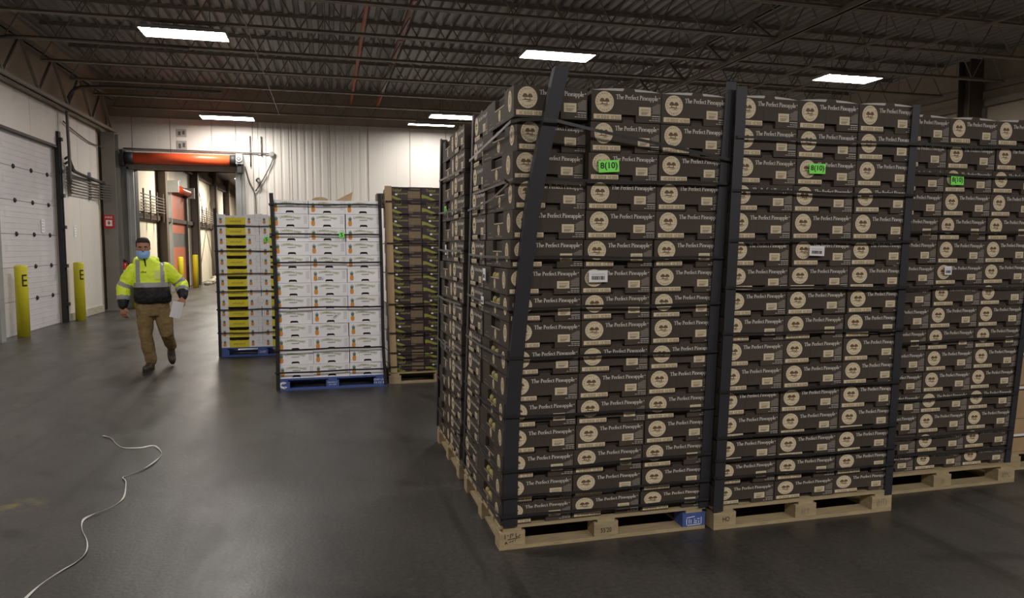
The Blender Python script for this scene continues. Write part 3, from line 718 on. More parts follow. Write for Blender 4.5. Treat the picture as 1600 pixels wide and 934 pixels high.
for i in range(9):
    u = .022 + i * .0158
    for (a, b, c, d) in ((0, .003, .013, .027), (.008, .011, .013, .027), (0, .011, .0245, .027), (0, .011, .013, .0155)):
        if (i * 7 + int(a * 1000) + int(c * 1e4)) % 5 != 0: rect(m_, u + a, u + b, c, d, 1, .0015)
ME_bar = m_.mesh('grade_bar', [M_cream, mat('bar_print', (138, 116, 84), .6)])
m_ = MB(); put_serif(m_, 'The Perfect Pineapple', .136, .112, .240, 0, .001, 1.05); disc(m_, .383, .126, .003, .003, 0, .001, 8)
ME_text = m_.mesh('lettering', M_pale)
m_ = MB()
for i in range(9):
    wv_ = [.02, .03, .042, .05, .045, .05, .042, .045, .05][i]; rect(m_, .388 - wv_, .388, .092 - i * .0058, .0955 - i * .0058, 0, .001)
rect(m_, .340, .388, .032, .035, 1, .001)
for i in range(2): [rect(m_, .388 - q_ - .013, .388 - q_, .021 - i * .010, .0235 - i * .010, 1, .001) for q_ in (0, .016, .033, .05)[:3 + i]]
ME_fine = m_.mesh('fine_print', [M_dim, M_pale])
m_ = MB(); rect(m_, .266, .334, .034, .078, 0, .0013); rect(m_, .276, .325, .058, .068, 1, .0017)
for i in range(3): rect(m_, .278, .322 - .006 * i, .050 - i * .005, .0525 - i * .005, 2, .0017)
ME_plabel = m_.mesh('paper_label', [M_plabel, mat('label_print', (186, 170, 138), .6), M_mark])
m_ = MB(); rect(m_, .1745, .1760, .036, CH, 0, .0005); ME_seam = m_.mesh('flap_seam', M_inside)
def end_prints():      # on the -x end of a carton: u runs from the back edge to the front edge
    A_, B_, C_, D_ = MB(), MB(), MB(), MB()
    disc(A_, .295, .052, .024, .030, 0, .001, 18); disc(A_, .295, .052, .015, .020, 1, .0014, 14); disc(A_, .295, .052, .011, .016, 0, .0017, 12)
    disc(B_, .515, .085, .036, .052, 0, .001, 24); disc(B_, .515, .085, .026, .040, 1, .0014, 20); disc(B_, .515, .085, .022, .036, 0, .0017, 18); rect(B_, .510, .520, .070, .105, 1, .002)
    n = 14
    for i in range(n):
        a = .19 + .21 * i / n; b = .19 + .21 * (i + 1) / n
        D_.add([(a, -.001, .086), (b, -.001, .086), ((a + b) / 2, -.001, .094)], [(0, 1, 2)], 0)
    put_serif(C_, 'The Perfect Pineapple', .225, .012, .15, 0, .001)
    rect(C_, .06, .11, .035, .039, 0, .001); rect(C_, .03, .16, .012, .016, 0, .001)
    out = []
    for q, nm in ((A_, 'small_oval_logo'), (B_, 'large_oval_logo'), (C_, 'end_lettering'), (D_, 'toothed_edge')):
        q.v = [(y_, CD - x_, z_) for (x_, y_, z_) in q.v]
        out.append((nm, q.mesh(nm, [M_dim] if q is C_ else [M_cream, M_mark])))
    return out
ME_ends = end_prints()
def fruit_mesh(seed):
    r_ = random.Random(seed); m_ = MB()
    for i in range(3): m_.ball((.0165, .225 + i * .065 + r_.uniform(-.01, .01), .092 + r_.uniform(-.004, .008)), (.013, .036, .03), 8)
    return m_.mesh('pineapples_inside', M_fruit, True)
ME_fruit = [fruit_mesh(i) for i in range(3)]
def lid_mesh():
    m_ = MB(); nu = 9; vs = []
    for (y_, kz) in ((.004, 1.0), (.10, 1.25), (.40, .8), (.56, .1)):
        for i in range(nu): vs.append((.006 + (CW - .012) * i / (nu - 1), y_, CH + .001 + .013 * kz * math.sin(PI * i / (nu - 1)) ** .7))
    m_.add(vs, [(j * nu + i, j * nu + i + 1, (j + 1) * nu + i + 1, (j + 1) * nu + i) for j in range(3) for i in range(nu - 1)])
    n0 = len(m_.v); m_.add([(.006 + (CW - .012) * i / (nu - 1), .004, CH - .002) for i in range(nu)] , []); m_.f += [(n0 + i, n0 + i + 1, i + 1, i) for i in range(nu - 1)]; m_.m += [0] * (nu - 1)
    return m_.mesh('bulged_lid_sheen', mat('lid_painted_sheen', (186, 182, 178), .5))  # bulged lid top; pale grey paints the lit sheen of its rim
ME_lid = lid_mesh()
HR = [.115, .128, .135, .135, .138, .140, .140, .143, .140, .138, .150, .154, .152, .150, .160, .162]
ZR = [PZ + sum(HR[:i]) for i in range(17)]
def carton(x, y, z, h, label, group, rz=0.0, front=True, end=False, sx=1.0, jit=1.0, tilt=0, fruit=False, roll=0, lid=False):
    o = link('pineapple_carton', ME_body, None, (x, y, z), (tilt, roll, rz), (sx, 1, (h - .004) / CH))
    tag(o, label, 'carton', group)
    if front:
        link('logo', ME_logo, o); link('grade_bar', ME_bar, o); link('lettering', ME_text, o); link('fine_print', ME_fine, o); link('paper_label', ME_plabel, o)
        if R.random() < .45: link('flap_seam', ME_seam, o)
        if lid: link('bulged_lid_sheen', ME_lid, o)
    if end:
        [link(nm_, me_, o) for nm_, me_ in ME_ends]
        if fruit: link('pineapples_inside', R.choice(ME_fruit), o)
    return o
LAYER = lambda i: 'bottom layer' if i == 0 else ('top layer' if i == 15 else ordn(i + 1) + ' layer up')
def stack_front(X, Y, lean, stack, pitch=.40, sx=1.0, end_left=False, group=None, special=None):
    for i in range(16):
        off = R.uniform(-.004, .004)
        for c, cn in enumerate(('left', 'middle', 'right')):
            x = X + lean * ZR[i] + c * pitch + .003 + off + R.uniform(-.002, .002)
            y = Y + R.uniform(0, .007); rz = R.uniform(-.010, .010); tilt = 0
            if i == 0: y += .004; tilt = R.uniform(.0, .02)
            zz = ZR[i] + (.001 if i else 0)
            sp_ = special.get((i, c)) if special else None
            if sp_: x += sp_[0]; y += sp_[1]; rz += sp_[2]
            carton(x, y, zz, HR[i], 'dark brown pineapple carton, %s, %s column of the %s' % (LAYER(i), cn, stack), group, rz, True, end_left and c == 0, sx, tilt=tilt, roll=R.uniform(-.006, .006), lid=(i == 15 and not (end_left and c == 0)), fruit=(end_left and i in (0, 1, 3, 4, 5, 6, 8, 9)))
SP = {(15, 0): (-.02, -.012, .0), (14, 0): (.015, .05, .08), (13, 0): (.0, .045, .045), (12, 0): (.008, .02, .03), (11, 0): (.0, .005, .01), (9, 1): (-.012, -.008, .0), (9, 0): (-.012, -.006, 0)}
stack_front(AX, AY, .042, 'front corner stack', end_left=True, group='brown cartons of the front corner stack', special=SP)
for i in range(16):   # turned cartons showing their fronts on the left side, then the next pallet behind
    x = AX + .034 * ZR[i] + .004 + R.uniform(-.004, .004)
    carton(x, AY + .60 + CW + .008 + R.uniform(-.003, .003), ZR[i], HR[i], 'dark brown pineapple carton facing left, %s, rear of front corner stack' % LAYER(i), 'brown cartons of the front corner stack', -PI / 2 + R.uniform(-.008, .008))
A2X, A2Y = AX + .004, 4.72
for i in range(16):
    x = A2X + .022 * ZR[i] + .004 + R.uniform(-.005, .005)
    carton(x, A2Y + CW + .004, ZR[i], HR[i], 'dark brown pineapple carton facing left, %s, near half of rear stack' % LAYER(i), 'brown cartons of the rear stack', -PI / 2 + R.uniform(-.01, .01))
    carton(x + R.uniform(-.004, .004), A2Y + CW + .012, ZR[i], HR[i], 'dark brown pineapple carton end on, %s, far half of rear stack' % LAYER(i), 'brown cartons of the rear stack', R.uniform(-.008, .008), False, True)
stack_front(BX, BY, .042, 'middle stack', group='brown cartons of the middle stack', special={(10, 1): (.008, -.006, 0)})
stack_front(CX, CY, .080, 'right-hand stack', pitch=.385, sx=.965, group='brown cartons of the right-hand stack')
# closing cartons on the hidden rear of the loads, top layers only
for X, Y, ln, nm in ((AX, AY, .042, 'front corner stack'), (BX, BY, .042, 'middle stack'), (CX, CY, .08, 'right-hand stack')):
    for i in (14, 15):
        for c in (0, 1):
            if nm == 'front corner stack' and c == 0: continue
            carton(X + ln * ZR[i] + .003 + c * .6, Y + .60 + CW + .01, ZR[i], HR[i], 'brown pineapple carton at the hidden back of %s, %s, %s half' % (nm, LAYER(i), ('left', 'right')[c]), 'cartons at the back of the stacks', -PI / 2, False)

# ---- stickers
def sticker(name, s, x, y, z, rz, label, w_=.115, h_=.062, mt=None, roll=0.0):
    st_ = link(name, MB().box(0, w_, -.001, .0, 0, h_).mesh(name, mt or M_green), None, (x, y, z), (0, roll, rz)); tag(st_, label, 'sticker')
    t = MB()
    if s == '|||':
        rr = random.Random(5); u = w_ * .16
        while u < w_ * .84:
            b = rr.choice((.002, .003, .005)); rect(t, u, u + b, h_ * .2, h_ * .52, 0, .002); u += b + rr.choice((.002, .003))
        rect(t, w_ * .14, w_ * .86, h_ * .66, h_ * .70, 1, .002)
    else: put_text(t, s, w_ / 2, h_ * .16, w=w_ * .84 if len(s) > 1 else w_ * .5, h=h_ * .68, eps=.002, center=True, bold=.02)
    link('lettering' if s != '|||' else 'barcode', t.mesh('print', [M_black, M_grey]), st_)
    return st_
def xAt(X, lean, z): return X + lean * z
Z = lambda i, v: ZR[i] + v * HR[i] / CH
FY = -.014
sticker('number_sticker', '8(10)', AX + .042 * ZR[13] + .40 + .052, AY + FY, Z(13, .042), 0, 'green 8(10) sticker on the front corner stack', roll=-.06)
sticker('number_sticker', '8(10)', BX + .042 * ZR[13] + .40 + .078, BY + FY, Z(13, .066), 0, 'green 8(10) sticker on the middle stack', .105, .056)
sticker('number_sticker', '8(10)', CX + .08 * ZR[13] + .385 + .035, CY + FY, Z(13, .050), 0, 'green 8(10) sticker on the right-hand stack', .10, .058)
sticker('number_sticker', '8', AX + .042 * ZR[13] - .0135, AY + .53, Z(13, .03), -PI / 2, 'green 8 sticker on the left side of the front corner stack', .085, .062)
sticker('number_sticker', '8', A2X + .022 * ZR[12] - .0155, A2Y + .72, Z(12, .05), -PI / 2, 'green 8 sticker on the left side of the rear stack', .085, .062)
sticker('barcode_sticker', '|||', AX + .042 * ZR[9] + .40 + .022, AY + FY - .010, Z(9, .07), 0, 'white barcode sticker on the front corner stack', .105, .062, M_white)
sticker('barcode_sticker', '|||', BX + .042 * ZR[10] + .40 + .108, BY + FY - .008, Z(10, .062), 0, 'white barcode sticker on the middle stack', .098, .056, M_white, .03)
sticker('barcode_sticker', '|||', CX + .08 * ZR[9] + .385 + .065, CY + FY, Z(9, .075), 0, 'white barcode sticker on the right-hand stack', .055, .055, M_white)
sticker('barcode_sticker', '|||', AX + .034 * ZR[9] - .016, AY + .53, Z(9, .06), -PI / 2, 'white barcode sticker on the side of the corner stack, upper', .07, .07, M_white)
sticker('barcode_sticker', '|||', AX + .034 * ZR[8] - .016, AY + .56, Z(8, .06), -PI / 2, 'white barcode sticker on the side of the corner stack, lower', .07, .045, M_white)
sticker('barcode_sticker', '|||', A2X + .022 * ZR[10] - .0155, A2Y + .66, Z(10, .05), -PI / 2, 'white barcode sticker on the side of the rear stack', .06, .075, M_white)

# ---- corner boards: an L section swept along a path
def corner_board(P, a, b, label, m_=M_post, t=.006, name='corner_board'):
    # a, b: the two leg vectors in plan
    mb = MB(); a = Vector((*a, 0)); b = Vector((*b, 0))
    ah, bh = a.normalized(), b.normalized(); vs = []
    for p in curve_pts(P, 5):
        for q in (Vector((0, 0, 0)), a, a + bh * t, ah * t + bh * t, b + ah * t, b): vs.append(p + q)
    n = len(vs) // 6; fs = []
    for i in range(n - 1):
        for k in range(6): k2 = (k + 1) % 6; fs.append((i * 6 + k, i * 6 + k2, (i + 1) * 6 + k2, (i + 1) * 6 + k))
    fs += [(5, 4, 3, 2, 1, 0), tuple((n - 1) * 6 + k for k in range(6))]
    mb.add(vs, fs); me = mb.mesh(name, m_)
    bm = bmesh.new(); bm.from_mesh(me); bmesh.ops.recalc_face_normals(bm, faces=bm.faces); bm.to_mesh(me); bm.free()
    return tag(link(name, me), label, 'corner board', 'corner boards')
corner_board([(AX + .018, AY - .016, .128), (AX + .03, AY - .018, .7), (AX + .068, AY - .03, 1.22), (AX + .14, AY - .062, 1.87), (AX + .265, AY - .10, 2.49)], (.075, 0), (0, .055), 'dark corner board leaning across the front of the corner stack')
corner_board([(AX + 1.215, AY - .012, .128), (AX + 1.26, AY - .012, 1.3), (AX + 1.33, AY - .014, 2.49)], (-.06, 0), (0, .004), 'dark corner board at right edge of the front corner stack')
corner_board([(BX - .002, BY - .022, .11), (BX + .045, BY - .022, 1.3), (BX + .088, BY - .022, 2.46)], (.062, 0), (0, .008), 'dark corner board at left edge of the middle stack')
corner_board([(BX + 1.208, BY - .012, .10), (BX + 1.25, BY - .012, 1.3), (BX + 1.30, BY - .012, 2.42)], (-.052, 0), (0, .06), 'dark corner board at right edge of the middle stack')
corner_board([(CX + 1.18, CY - .012, .128), (CX + 1.28, CY - .012, 1.3), (CX + 1.37, CY - .012, 2.42)], (-.045, 0), (0, .06), 'dark corner board at right edge of the right-hand stack')
corner_board([(AX + .0, AY + 1.06, .128), (AX + .04, AY + 1.06, 1.3), (AX + .075, AY + 1.06, 2.44)], (.06, 0), (0, -.055), 'dark corner board between the corner stack and the rear stack')
corner_board([(A2X - .01, A2Y + 1.02, .128), (A2X + .015, A2Y + 1.02, 1.3), (A2X + .04, A2Y + 1.02, 2.45)], (.06, 0), (0, -.055), 'dark corner board at far left edge of the rear stack')

# ---- straps: flat bands around a load
def strap(P, label, group, wd=.016, m_=M_strap, name='strap'):
    mb = MB(); n = len(P); vs = []
    P = [Vector(p) for p in P]
    for i, p in enumerate(P):
        t = (P[min(i + 1, n - 1)] - P[max(i - 1, 0)]); nn = Vector((t.y, -t.x, 0))
        nn = nn.normalized() if nn.length else Vector((0, -1, 0))
        vs += [p + Vector((0, 0, -wd / 2)), p + Vector((0, 0, wd / 2)), p + nn * .0018 + Vector((0, 0, wd / 2)), p + nn * .0018 + Vector((0, 0, -wd / 2))]
    fs = []
    for i in range(n - 1):
        for k in range(4): k2 = (k + 1) % 4; fs.append((i * 4 + k, i * 4 + k2, (i + 1) * 4 + k2, (i + 1) * 4 + k))
    fs += [(3, 2, 1, 0), tuple((n - 1) * 4 + k for k in range(4))]
    mb.add(vs, fs); me = mb.mesh(name, m_)
    bm = bmesh.new(); bm.from_mesh(me); bmesh.ops.recalc_face_normals(bm, faces=bm.faces); bm.to_mesh(me); bm.free()
    return tag(link(name, me), label, 'strap', group)
def load_straps(X, Y, lean, W_, D_, zs, stack, off=.02, wob=.012, left=True, wd=.014, leftpost=0):
    for k, z in enumerate(zs):
        a = R.uniform(-wob, wob); b = R.uniform(-wob, wob)
        xl = X + lean * z - .012; xr = X + lean * z + W_ + .012; y0 = Y - off
        P = []
        P.append((xr, Y + D_, z + b)); P.append((xr, y0 + .01, z + b)); P.append((xr - .02, y0 - .004, z + b))
        for i in range(1, 6):
            t = i / 6; P.append((xr + (xl - xr) * t, y0 - .002, z + b + (a - b) * t + .004 * math.sin(t * 9 + k)))
        P.append((xl + .012, y0 - .004, z + a)); P.append((xl, y0 + .012, z + a)); P.append((xl - .016, Y + D_ * .58, z + a * .5 - .006)); P.append((xl - .006, Y + D_, z))
        strap(P, 'black plastic strap around the %s, %s from the top' % (stack, ordn(k + 1)), 'straps around the ' + stack, wd)
load_straps(AX, AY, .042, 1.2, 1.05, [1.93, 1.545, 1.285, 1.015, .71, .435, .29, .185], 'front corner stack', off=.028)
# the slack strap that slopes over the leaning board
strap([(AX + 1.34, AY - .03, 2.06), (AX + .9, AY - .045, 2.13), (AX + .5, AY - .06, 2.19), (AX + .27, AY - .115, 2.22), (AX + .20, AY - .12, 2.225), (AX + .10, AY - .04, 2.23), (AX + .066, AY + .02, 2.23), (AX + .040, AY + .62, 2.165), (AX + .056, AY + 1.06, 2.15)], 'slack black strap sloping over the leaning corner board', 'straps around the front corner stack')
strap([(AX + .02, AY - .03, 1.93), (AX + .054, AY + .012, 1.92), (AX + .044, AY + .35, 1.86), (AX + .036, AY + .62, 1.84), (AX + .044, AY + 1.06, 1.83)], 'pale twisted strap on the left side of the corner stack', 'straps around the front corner stack', .012)
load_straps(A2X, A2Y, .022, 1.2, 1.02, [2.12, 1.86, 1.57, 1.2, .86, .55, .3], 'rear stack', off=-.0, wob=.01)
load_straps(BX, BY, .042, 1.2, 1.05, [2.185, 1.905, 1.635, 1.365, 1.11, .79, .53, .40, .30], 'middle stack', off=.028, left=False)
load_straps(CX, CY, .080, 1.16, 1.05, [2.23, 2.05, 1.68, 1.33, .98, .62, .36, .24], 'right-hand stack', off=.02, left=False)

# ------------------------------------------------------------------ white cartons
WW, WH, WD = .386, .1515, .58
m_ = MB(); t_ = .015; a, b = .152, .236
m_.box(t_, WW - t_, t_, WD - t_, .002, WH - .004, 1)
m_.box(0, a, 0, t_, 0, WH).box(b, WW, 0, t_, 0, WH).prism([(a, .026), (a + .012, .036), (b - .012, .036), (b, .026), (b, WH), (a, WH)], 0, t_)
m_.prism([(a, 0), (b, 0), (b, .006), (b - .012, .014), (a + .012, .014), (a, .006)], .003, .008)
m_.box(0, t_, t_, WD, 0, WH).box(WW - t_, WW, t_, WD, 0, WH).box(t_, WW - t_, WD - t_, WD, 0, WH).box(t_, WW - t_, t_, WD - t_, WH - .004, WH - .001)
ME_w = m_.mesh('white_fruit_carton', [M_wcart, M_black])
def pine_print(cu, v0, wd, hb, hc, eps=.001):
    m_ = MB()
    n = 16; m_.quad([(cu + wd / 2 * math.copysign(abs(math.cos(t)) ** .6, math.cos(t)), -eps, v0 + hb / 2 + hb / 2 * math.copysign(abs(math.sin(t)) ** .7, math.sin(t))) for t in [2 * PI * k / n for k in range(n)]], 0)
    for k in range(7):
        a_ = (k - 3) / 3.0; tip = (cu + a_ * wd * .55, v0 + hb + hc * (1 - .35 * abs(a_)))
        m_.add([(cu + a_ * wd * .2 - wd * .12, -eps - .0003 - .00003 * k, v0 + hb * .96), (cu + a_ * wd * .2 + wd * .12, -eps - .0003 - .00003 * k, v0 + hb * .96), (tip[0], -eps - .0003 - .00003 * k, tip[1])], [(0, 1, 2)], 1)
    return m_.mesh('pineapple_picture', [M_orange, M_leaf])
ME_wp = pine_print(.046, .020, .040, .062, .056)
m_ = MB()
def wave(a_, b_): return (a_, b_ + .010 * math.sin((a_ - .08) / .225 * PI * 1.5))
put_text(m_, 'CARIBBEAN SWEET', .082, .101, w=.222, h=.024, eps=.001, bold=.02, fn=wave)
v_, f_ = ribbon([(.08, .098), (.12, .094), (.2, .101), (.3, .094)], [.003] * 4)
ME_wt = m_.mesh('lettering', M_ltr)
m_ = MB(); put_text(m_, 'PINEAPPLES', .152, .083, w=.083, h=.010, eps=.001, bold=.03)
for i in range(3): rect(m_, .165 + .02 * i, .172 + .02 * i, .072, .075, 1, .001)
for i in range(7): rect(m_, .335, .372, .125 - i * .013, .129 - i * .013, 1, .001)
ME_wf = m_.mesh('fine_print', [mat('white_carton_ink', (70, 68, 66), .6), M_grey])
for i in range(13):
    for c, cn in enumerate(('left', 'middle', 'right')):
        z = PZ + i * WH
        o = link('white_fruit_carton', ME_w, None, (WX + .012 + c * .390 - .0022 * (i - 2) + R.uniform(-.004, .004), WY + .012 + R.uniform(0, .008), z + .0005), (0, 0, R.uniform(-.012, .012)), (1, 1, (WH - .003) / WH))
        lay = 'bottom layer' if i == 0 else ('top layer' if i == 12 else ordn(i + 1) + ' layer up')
        tag(o, 'white carton with printed pineapple, %s, %s column of the white stack' % (lay, cn), 'carton', 'white cartons')
        link('pineapple_picture', ME_wp, o); link('lettering', ME_wt, o); link('fine_print', ME_wf, o)
corner_board([(WX - .004, WY - .006, .01), (WX + .0, WY - .004, .8), (WX - .012, WY - .003, 1.6), (WX - .028, WY - .003, 2.17)], (.042, 0), (0, .05), 'black corner board at left edge of the white cartons', M_seal)
corner_board([(WX + 1.208, WY - .006, .02), (WX + 1.185, WY - .004, .5), (WX + 1.18, WY - .003, 1.3), (WX + 1.165, WY - .003, 2.18)], (-.036, 0), (0, .05), 'black corner board at right edge of the white cartons', M_seal)
load_straps(WX, WY, -.012, 1.18, 1.0, [2.05, 1.73, 1.41, .92, .46, .21], 'white stack', off=.012, wob=.008, wd=.018)
sticker('number_sticker', '5', WX + .70, WY - .02, 1.69, 0, 'green 5 sticker on the white stack', .055, .062)
sticker('barcode_sticker', '|||', WX + .455, WY + .006, PZ + WH * 7 + .045, 0, 'small barcode sticker on a white carton, upper', .06, .03, M_wcart)
sticker('barcode_sticker', '|||', WX + .62, WY + .006, PZ + WH * 4 + .05, 0, 'slanted barcode sticker on a white carton, lower', .07, .03, M_wcart, -.6)
# loose carton flap and lump of kraft on top
tz = PZ + 13 * WH + .004
m_ = MB(); m_.prism([(0, 0), (.17, 0), (.19, .10)], 0, .25)
tag(link('kraft_flap', m_.mesh('kraft_flap', M_kraft), None, (WX + .67, WY + .1, tz)), 'folded brown cardboard wedge on top of the white stack', 'cardboard')
tag(link('kraft_lump', MB().ball((0, 0, .012), (.09, .1, .03), 10).mesh('kraft_lump', M_kraft, True), None, (WX + .5, WY + .2, tz)), 'low brown cardboard bump on top of the white stack', 'cardboard')

# ------------------------------------------------------------------ yellow and white trays
TW, TH, TD = .588, .1475, .4
m_ = MB(); t_ = .014
m_.box(t_, TW - t_, t_, TD - t_, .002, .06, 2)
m_.box(0, .135, 0, t_, 0, TH).box(.405, TW, 0, t_, 0, TH)
m_.prism([(.135, 0), (.405, 0), (.405, .112), (.392, .112), (.385, .103), (.155, .103), (.148, .112), (.135, .112)], .002, t_, 1)
m_.box(0, t_, t_, TD, 0, TH).box(TW - t_, TW, t_, TD, 0, TH).box(t_, TW - t_, TD - t_, TD, 0, TH)
m_.box(.0, .05, .001, .005, TH, TH + .012).box(TW - .06, TW - .01, .001, .005, TH, TH + .012)
ME_t = m_.mesh('fruit_tray', [M_wcart, M_yel, M_inside])
ME_tp = pine_print(.072, .016, .040, .050, .048); ME_tp2 = pine_print(.455, .016, .040, .050, .048)
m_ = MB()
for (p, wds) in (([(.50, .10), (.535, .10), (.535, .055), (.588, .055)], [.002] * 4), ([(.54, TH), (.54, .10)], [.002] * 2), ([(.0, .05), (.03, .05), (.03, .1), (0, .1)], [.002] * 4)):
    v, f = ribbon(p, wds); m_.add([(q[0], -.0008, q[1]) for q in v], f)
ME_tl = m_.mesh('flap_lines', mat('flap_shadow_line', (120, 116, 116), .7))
m_ = MB(); [rect(m_, .19 + .018 * k, .203 + .018 * k, .036 + .003 * (k % 2), .058 + .005 * (k % 3), 0, -.0005) for k in range(9)]; ME_tt = m_.mesh('lettering', mat('tray_lettering', (186, 176, 60), .6))
m_ = MB(); rr = random.Random(3)
for i in range(9): m_.ball((.15 + .03 * i, .06 + rr.uniform(-.02, .02), .084 + rr.uniform(-.02, .012)), (.02, .03, .022), 7, i % 2)
ME_tf = m_.mesh('pineapples_inside', [M_fruit, mat('dry_leaf', (120, 100, 62), .7)], True)
for i in range(13):
    for c, cn in enumerate(('left', 'right')):
        o = link('fruit_tray', ME_t, None, (YX + .012 + c * .592 + R.uniform(-.004, .004) - .001 * i, YY + .01 + R.uniform(0, .008), PZ + i * TH + .0005), (0, 0, R.uniform(-.01, .01)), (1, 1, (TH - .002) / TH))
        lay = 'bottom layer' if i == 0 else ('top layer' if i == 12 else ordn(i + 1) + ' layer up')
        tag(o, 'white tray with yellow front panel, %s, %s column of the tray stack' % (lay, cn), 'tray', 'yellow and white trays')
        link('pineapple_picture', ME_tp, o); link('pineapple_picture', ME_tp2, o); link('flap_lines', ME_tl, o); link('lettering', ME_tt, o); link('pineapples_inside', ME_tf, o)
corner_board([(YX - .002, YY - .006, .01), (YX - .004, YY - .004, .9), (YX - .018, YY - .003, 2.13)], (.04, 0), (0, .05), 'black corner board at left edge of the yellow trays', M_seal)
load_straps(YX, YY, -.006, 1.2, .8, [1.88, 1.52, 1.205, .94, .69, .35], 'tray stack', off=.012, wob=.008, wd=.016)
sticker('number_sticker', '5', YX + .66, YY - .014, PZ + TH * 10 + .05, 0, 'green 5 sticker on the tray stack', .06, .075)

# ------------------------------------------------------------------ plum cartons with green print
GW, GH, GD = .388, .153, .58
m_ = MB(); t_ = .015
m_.box(t_, GW - t_, t_, GD - t_, .002, GH - .004, 1)
m_.box(0, .13, 0, t_, 0, GH).box(.13, .24, 0, t_, 0, .118).box(.24, GW, 0, t_, 0, GH)
m_.box(0, t_, t_, GD, 0, GH).box(GW - t_, GW, t_, GD, 0, GH).box(t_, GW - t_, GD - t_, GD, 0, GH).box(t_, GW - t_, t_, GD - t_, GH - .004, GH - .001)
ME_g = m_.mesh('plum_fruit_carton', [M_gcart, M_inside])
m_ = MB(); put_text(m_, 'Tropical', .045, .088, w=.11, h=.044, eps=.001, bold=.03, fn=lambda a_, b_: (a_ + (b_ - .09) * .2, b_ + .002)); put_text(m_, 'Gourmet', .115, .066, w=.115, h=.026, eps=.001, bold=.03)
ME_gt = m_.mesh('lettering', mat('olive_lettering', (140, 138, 78), .6))
m_ = MB()
for k in range(9):
    rr = random.Random(k + 40); x0 = .004 + k * .013; y0 = .052 - k * .0052
    m_.add([(x0, -.001 - k * 5e-5, y0 - .010), (x0 + .045 + rr.uniform(0, .03), -.001 - k * 5e-5, y0 - .002 - rr.uniform(0, .02)), (x0 + .01, -.001 - k * 5e-5, y0 + .016 + rr.uniform(0, .008))], [(0, 1, 2)], 0)
m_.quad([(.0, -.0009, .022), (.05, -.0009, .026), (.045, -.0009, .062), (.0, -.0009, .068)], 0)
rect(m_, .0, .09, .004, .010, 1, .001)
ME_gp = m_.mesh('leaf_picture', [M_gleaf, mat('plum_red_print', (110, 40, 44), .6)])
m_ = MB(); rect(m_, .236, .374, .024, .104, 0, .0014); rect(m_, .236, .29, .006, .016, 1, .001); rect(m_, .27, .372, .126, .136, 1, .001)
ME_gl = m_.mesh('kraft_label', [M_klabel, mat('olive_fine_print', (124, 112, 84), .6)])
ME_gd = MB().box(0, .026, -.0015, 0, 0, .020).mesh('white_dot', M_white)
for i in range(14):
    for c, cn in enumerate(('left', 'middle', 'right')):
        z = PZ + i * GH
        o = link('plum_fruit_carton', ME_g, None, (GX + .02 + c * .392 - .0022 * i + R.uniform(-.004, .004) + .015, GY + .012 + R.uniform(0, .008), z + .0005), (0, 0, R.uniform(-.012, .012)), (1, 1, (GH - .002) / GH))
        lay = 'bottom layer' if i == 0 else ('top layer' if i == 13 else ordn(i + 1) + ' layer up')
        tag(o, 'dark plum carton with green print, %s, %s column of the plum stack' % (lay, cn), 'carton', 'plum cartons with green print')
        link('lettering', ME_gt, o); link('leaf_picture', ME_gp, o); link('kraft_label', ME_gl, o)
        link('white_dot', ME_gd, o, (.085 + R.uniform(-.02, .02), -.002, .060 + R.uniform(-.006, .006)))
corner_board([(GX + .022, GY - .006, .13), (GX + .004, GY - .004, .8), (GX - .006, GY - .003, 1.5), (GX - .02, GY - .003, 2.28)], (.075, 0), (0, .05), 'light brown kraft corner board left of the plum cartons', M_kraft)
load_straps(GX + .03, GY, -.016, 1.17, 1.0, [2.1, 1.63, 1.29, .93, .6, .36, .2], 'plum stack', off=.012, wob=.006, wd=.014)
# crushed carton end poking out behind the kraft board
m_ = MB(); m_.box(0, .1, 0, .3, 0, .16); m_.box(.02, .06, -.01, 0, .09, .15); me = m_.mesh('crumpled_wrap', mat('wrap_grey', (120, 112, 98), .6, .3, 30, .6, 40))
tag(link('crumpled_wrap', me, None, (GX - .085, GY + .35, 2.06)), 'crumpled grey wrap beside the kraft corner board', 'wrap')

# ------------------------------------------------------------------ last load at the right edge
DX, DY_ = 4.64, 3.92
pD = pallet('pallet', DX, DY_, 'pale wooden pallet at the right edge of the picture')
ME_d = MB().box(0, .39, 0, .58, 0, .236).box(.18, .21, -.001, 0, 0, .236).mesh('tan_carton', [M_tan])
for i in range(8):
    for c in range(2):
        o = link('tan_carton', ME_d, None, (DX + .004 + c * .4, DY_ + .01, PZ + i * .24 + .0005), (0, 0, R.uniform(-.01, .01)))
        tag(o, 'plain tan carton at right picture edge, %s, %s column' % ('bottom layer' if i == 0 else ordn(i + 1) + ' layer up', ('left', 'right')[c]), 'carton', 'tan cartons at the right edge')
corner_board([(DX - .012, DY_ - .012, .128), (DX - .005, DY_ - .012, .9), (DX + .01, DY_ - .012, 2.1)], (.05, 0), (0, .06), 'dark corner board at left edge of the tan cartons')
for k, z in enumerate((1.8, 1.3, .84, .60, .26)):
    strap([(DX + .82, DY_ - .016, z), (DX + .3, DY_ - .016, z), (DX - .012, DY_ - .018, z), (DX - .02, DY_, z), (DX - .02, DY_ + .6, z)], 'white plastic strap around the tan cartons, %s from the top' % ordn(k + 1), 'white straps', .016, M_wstrap)

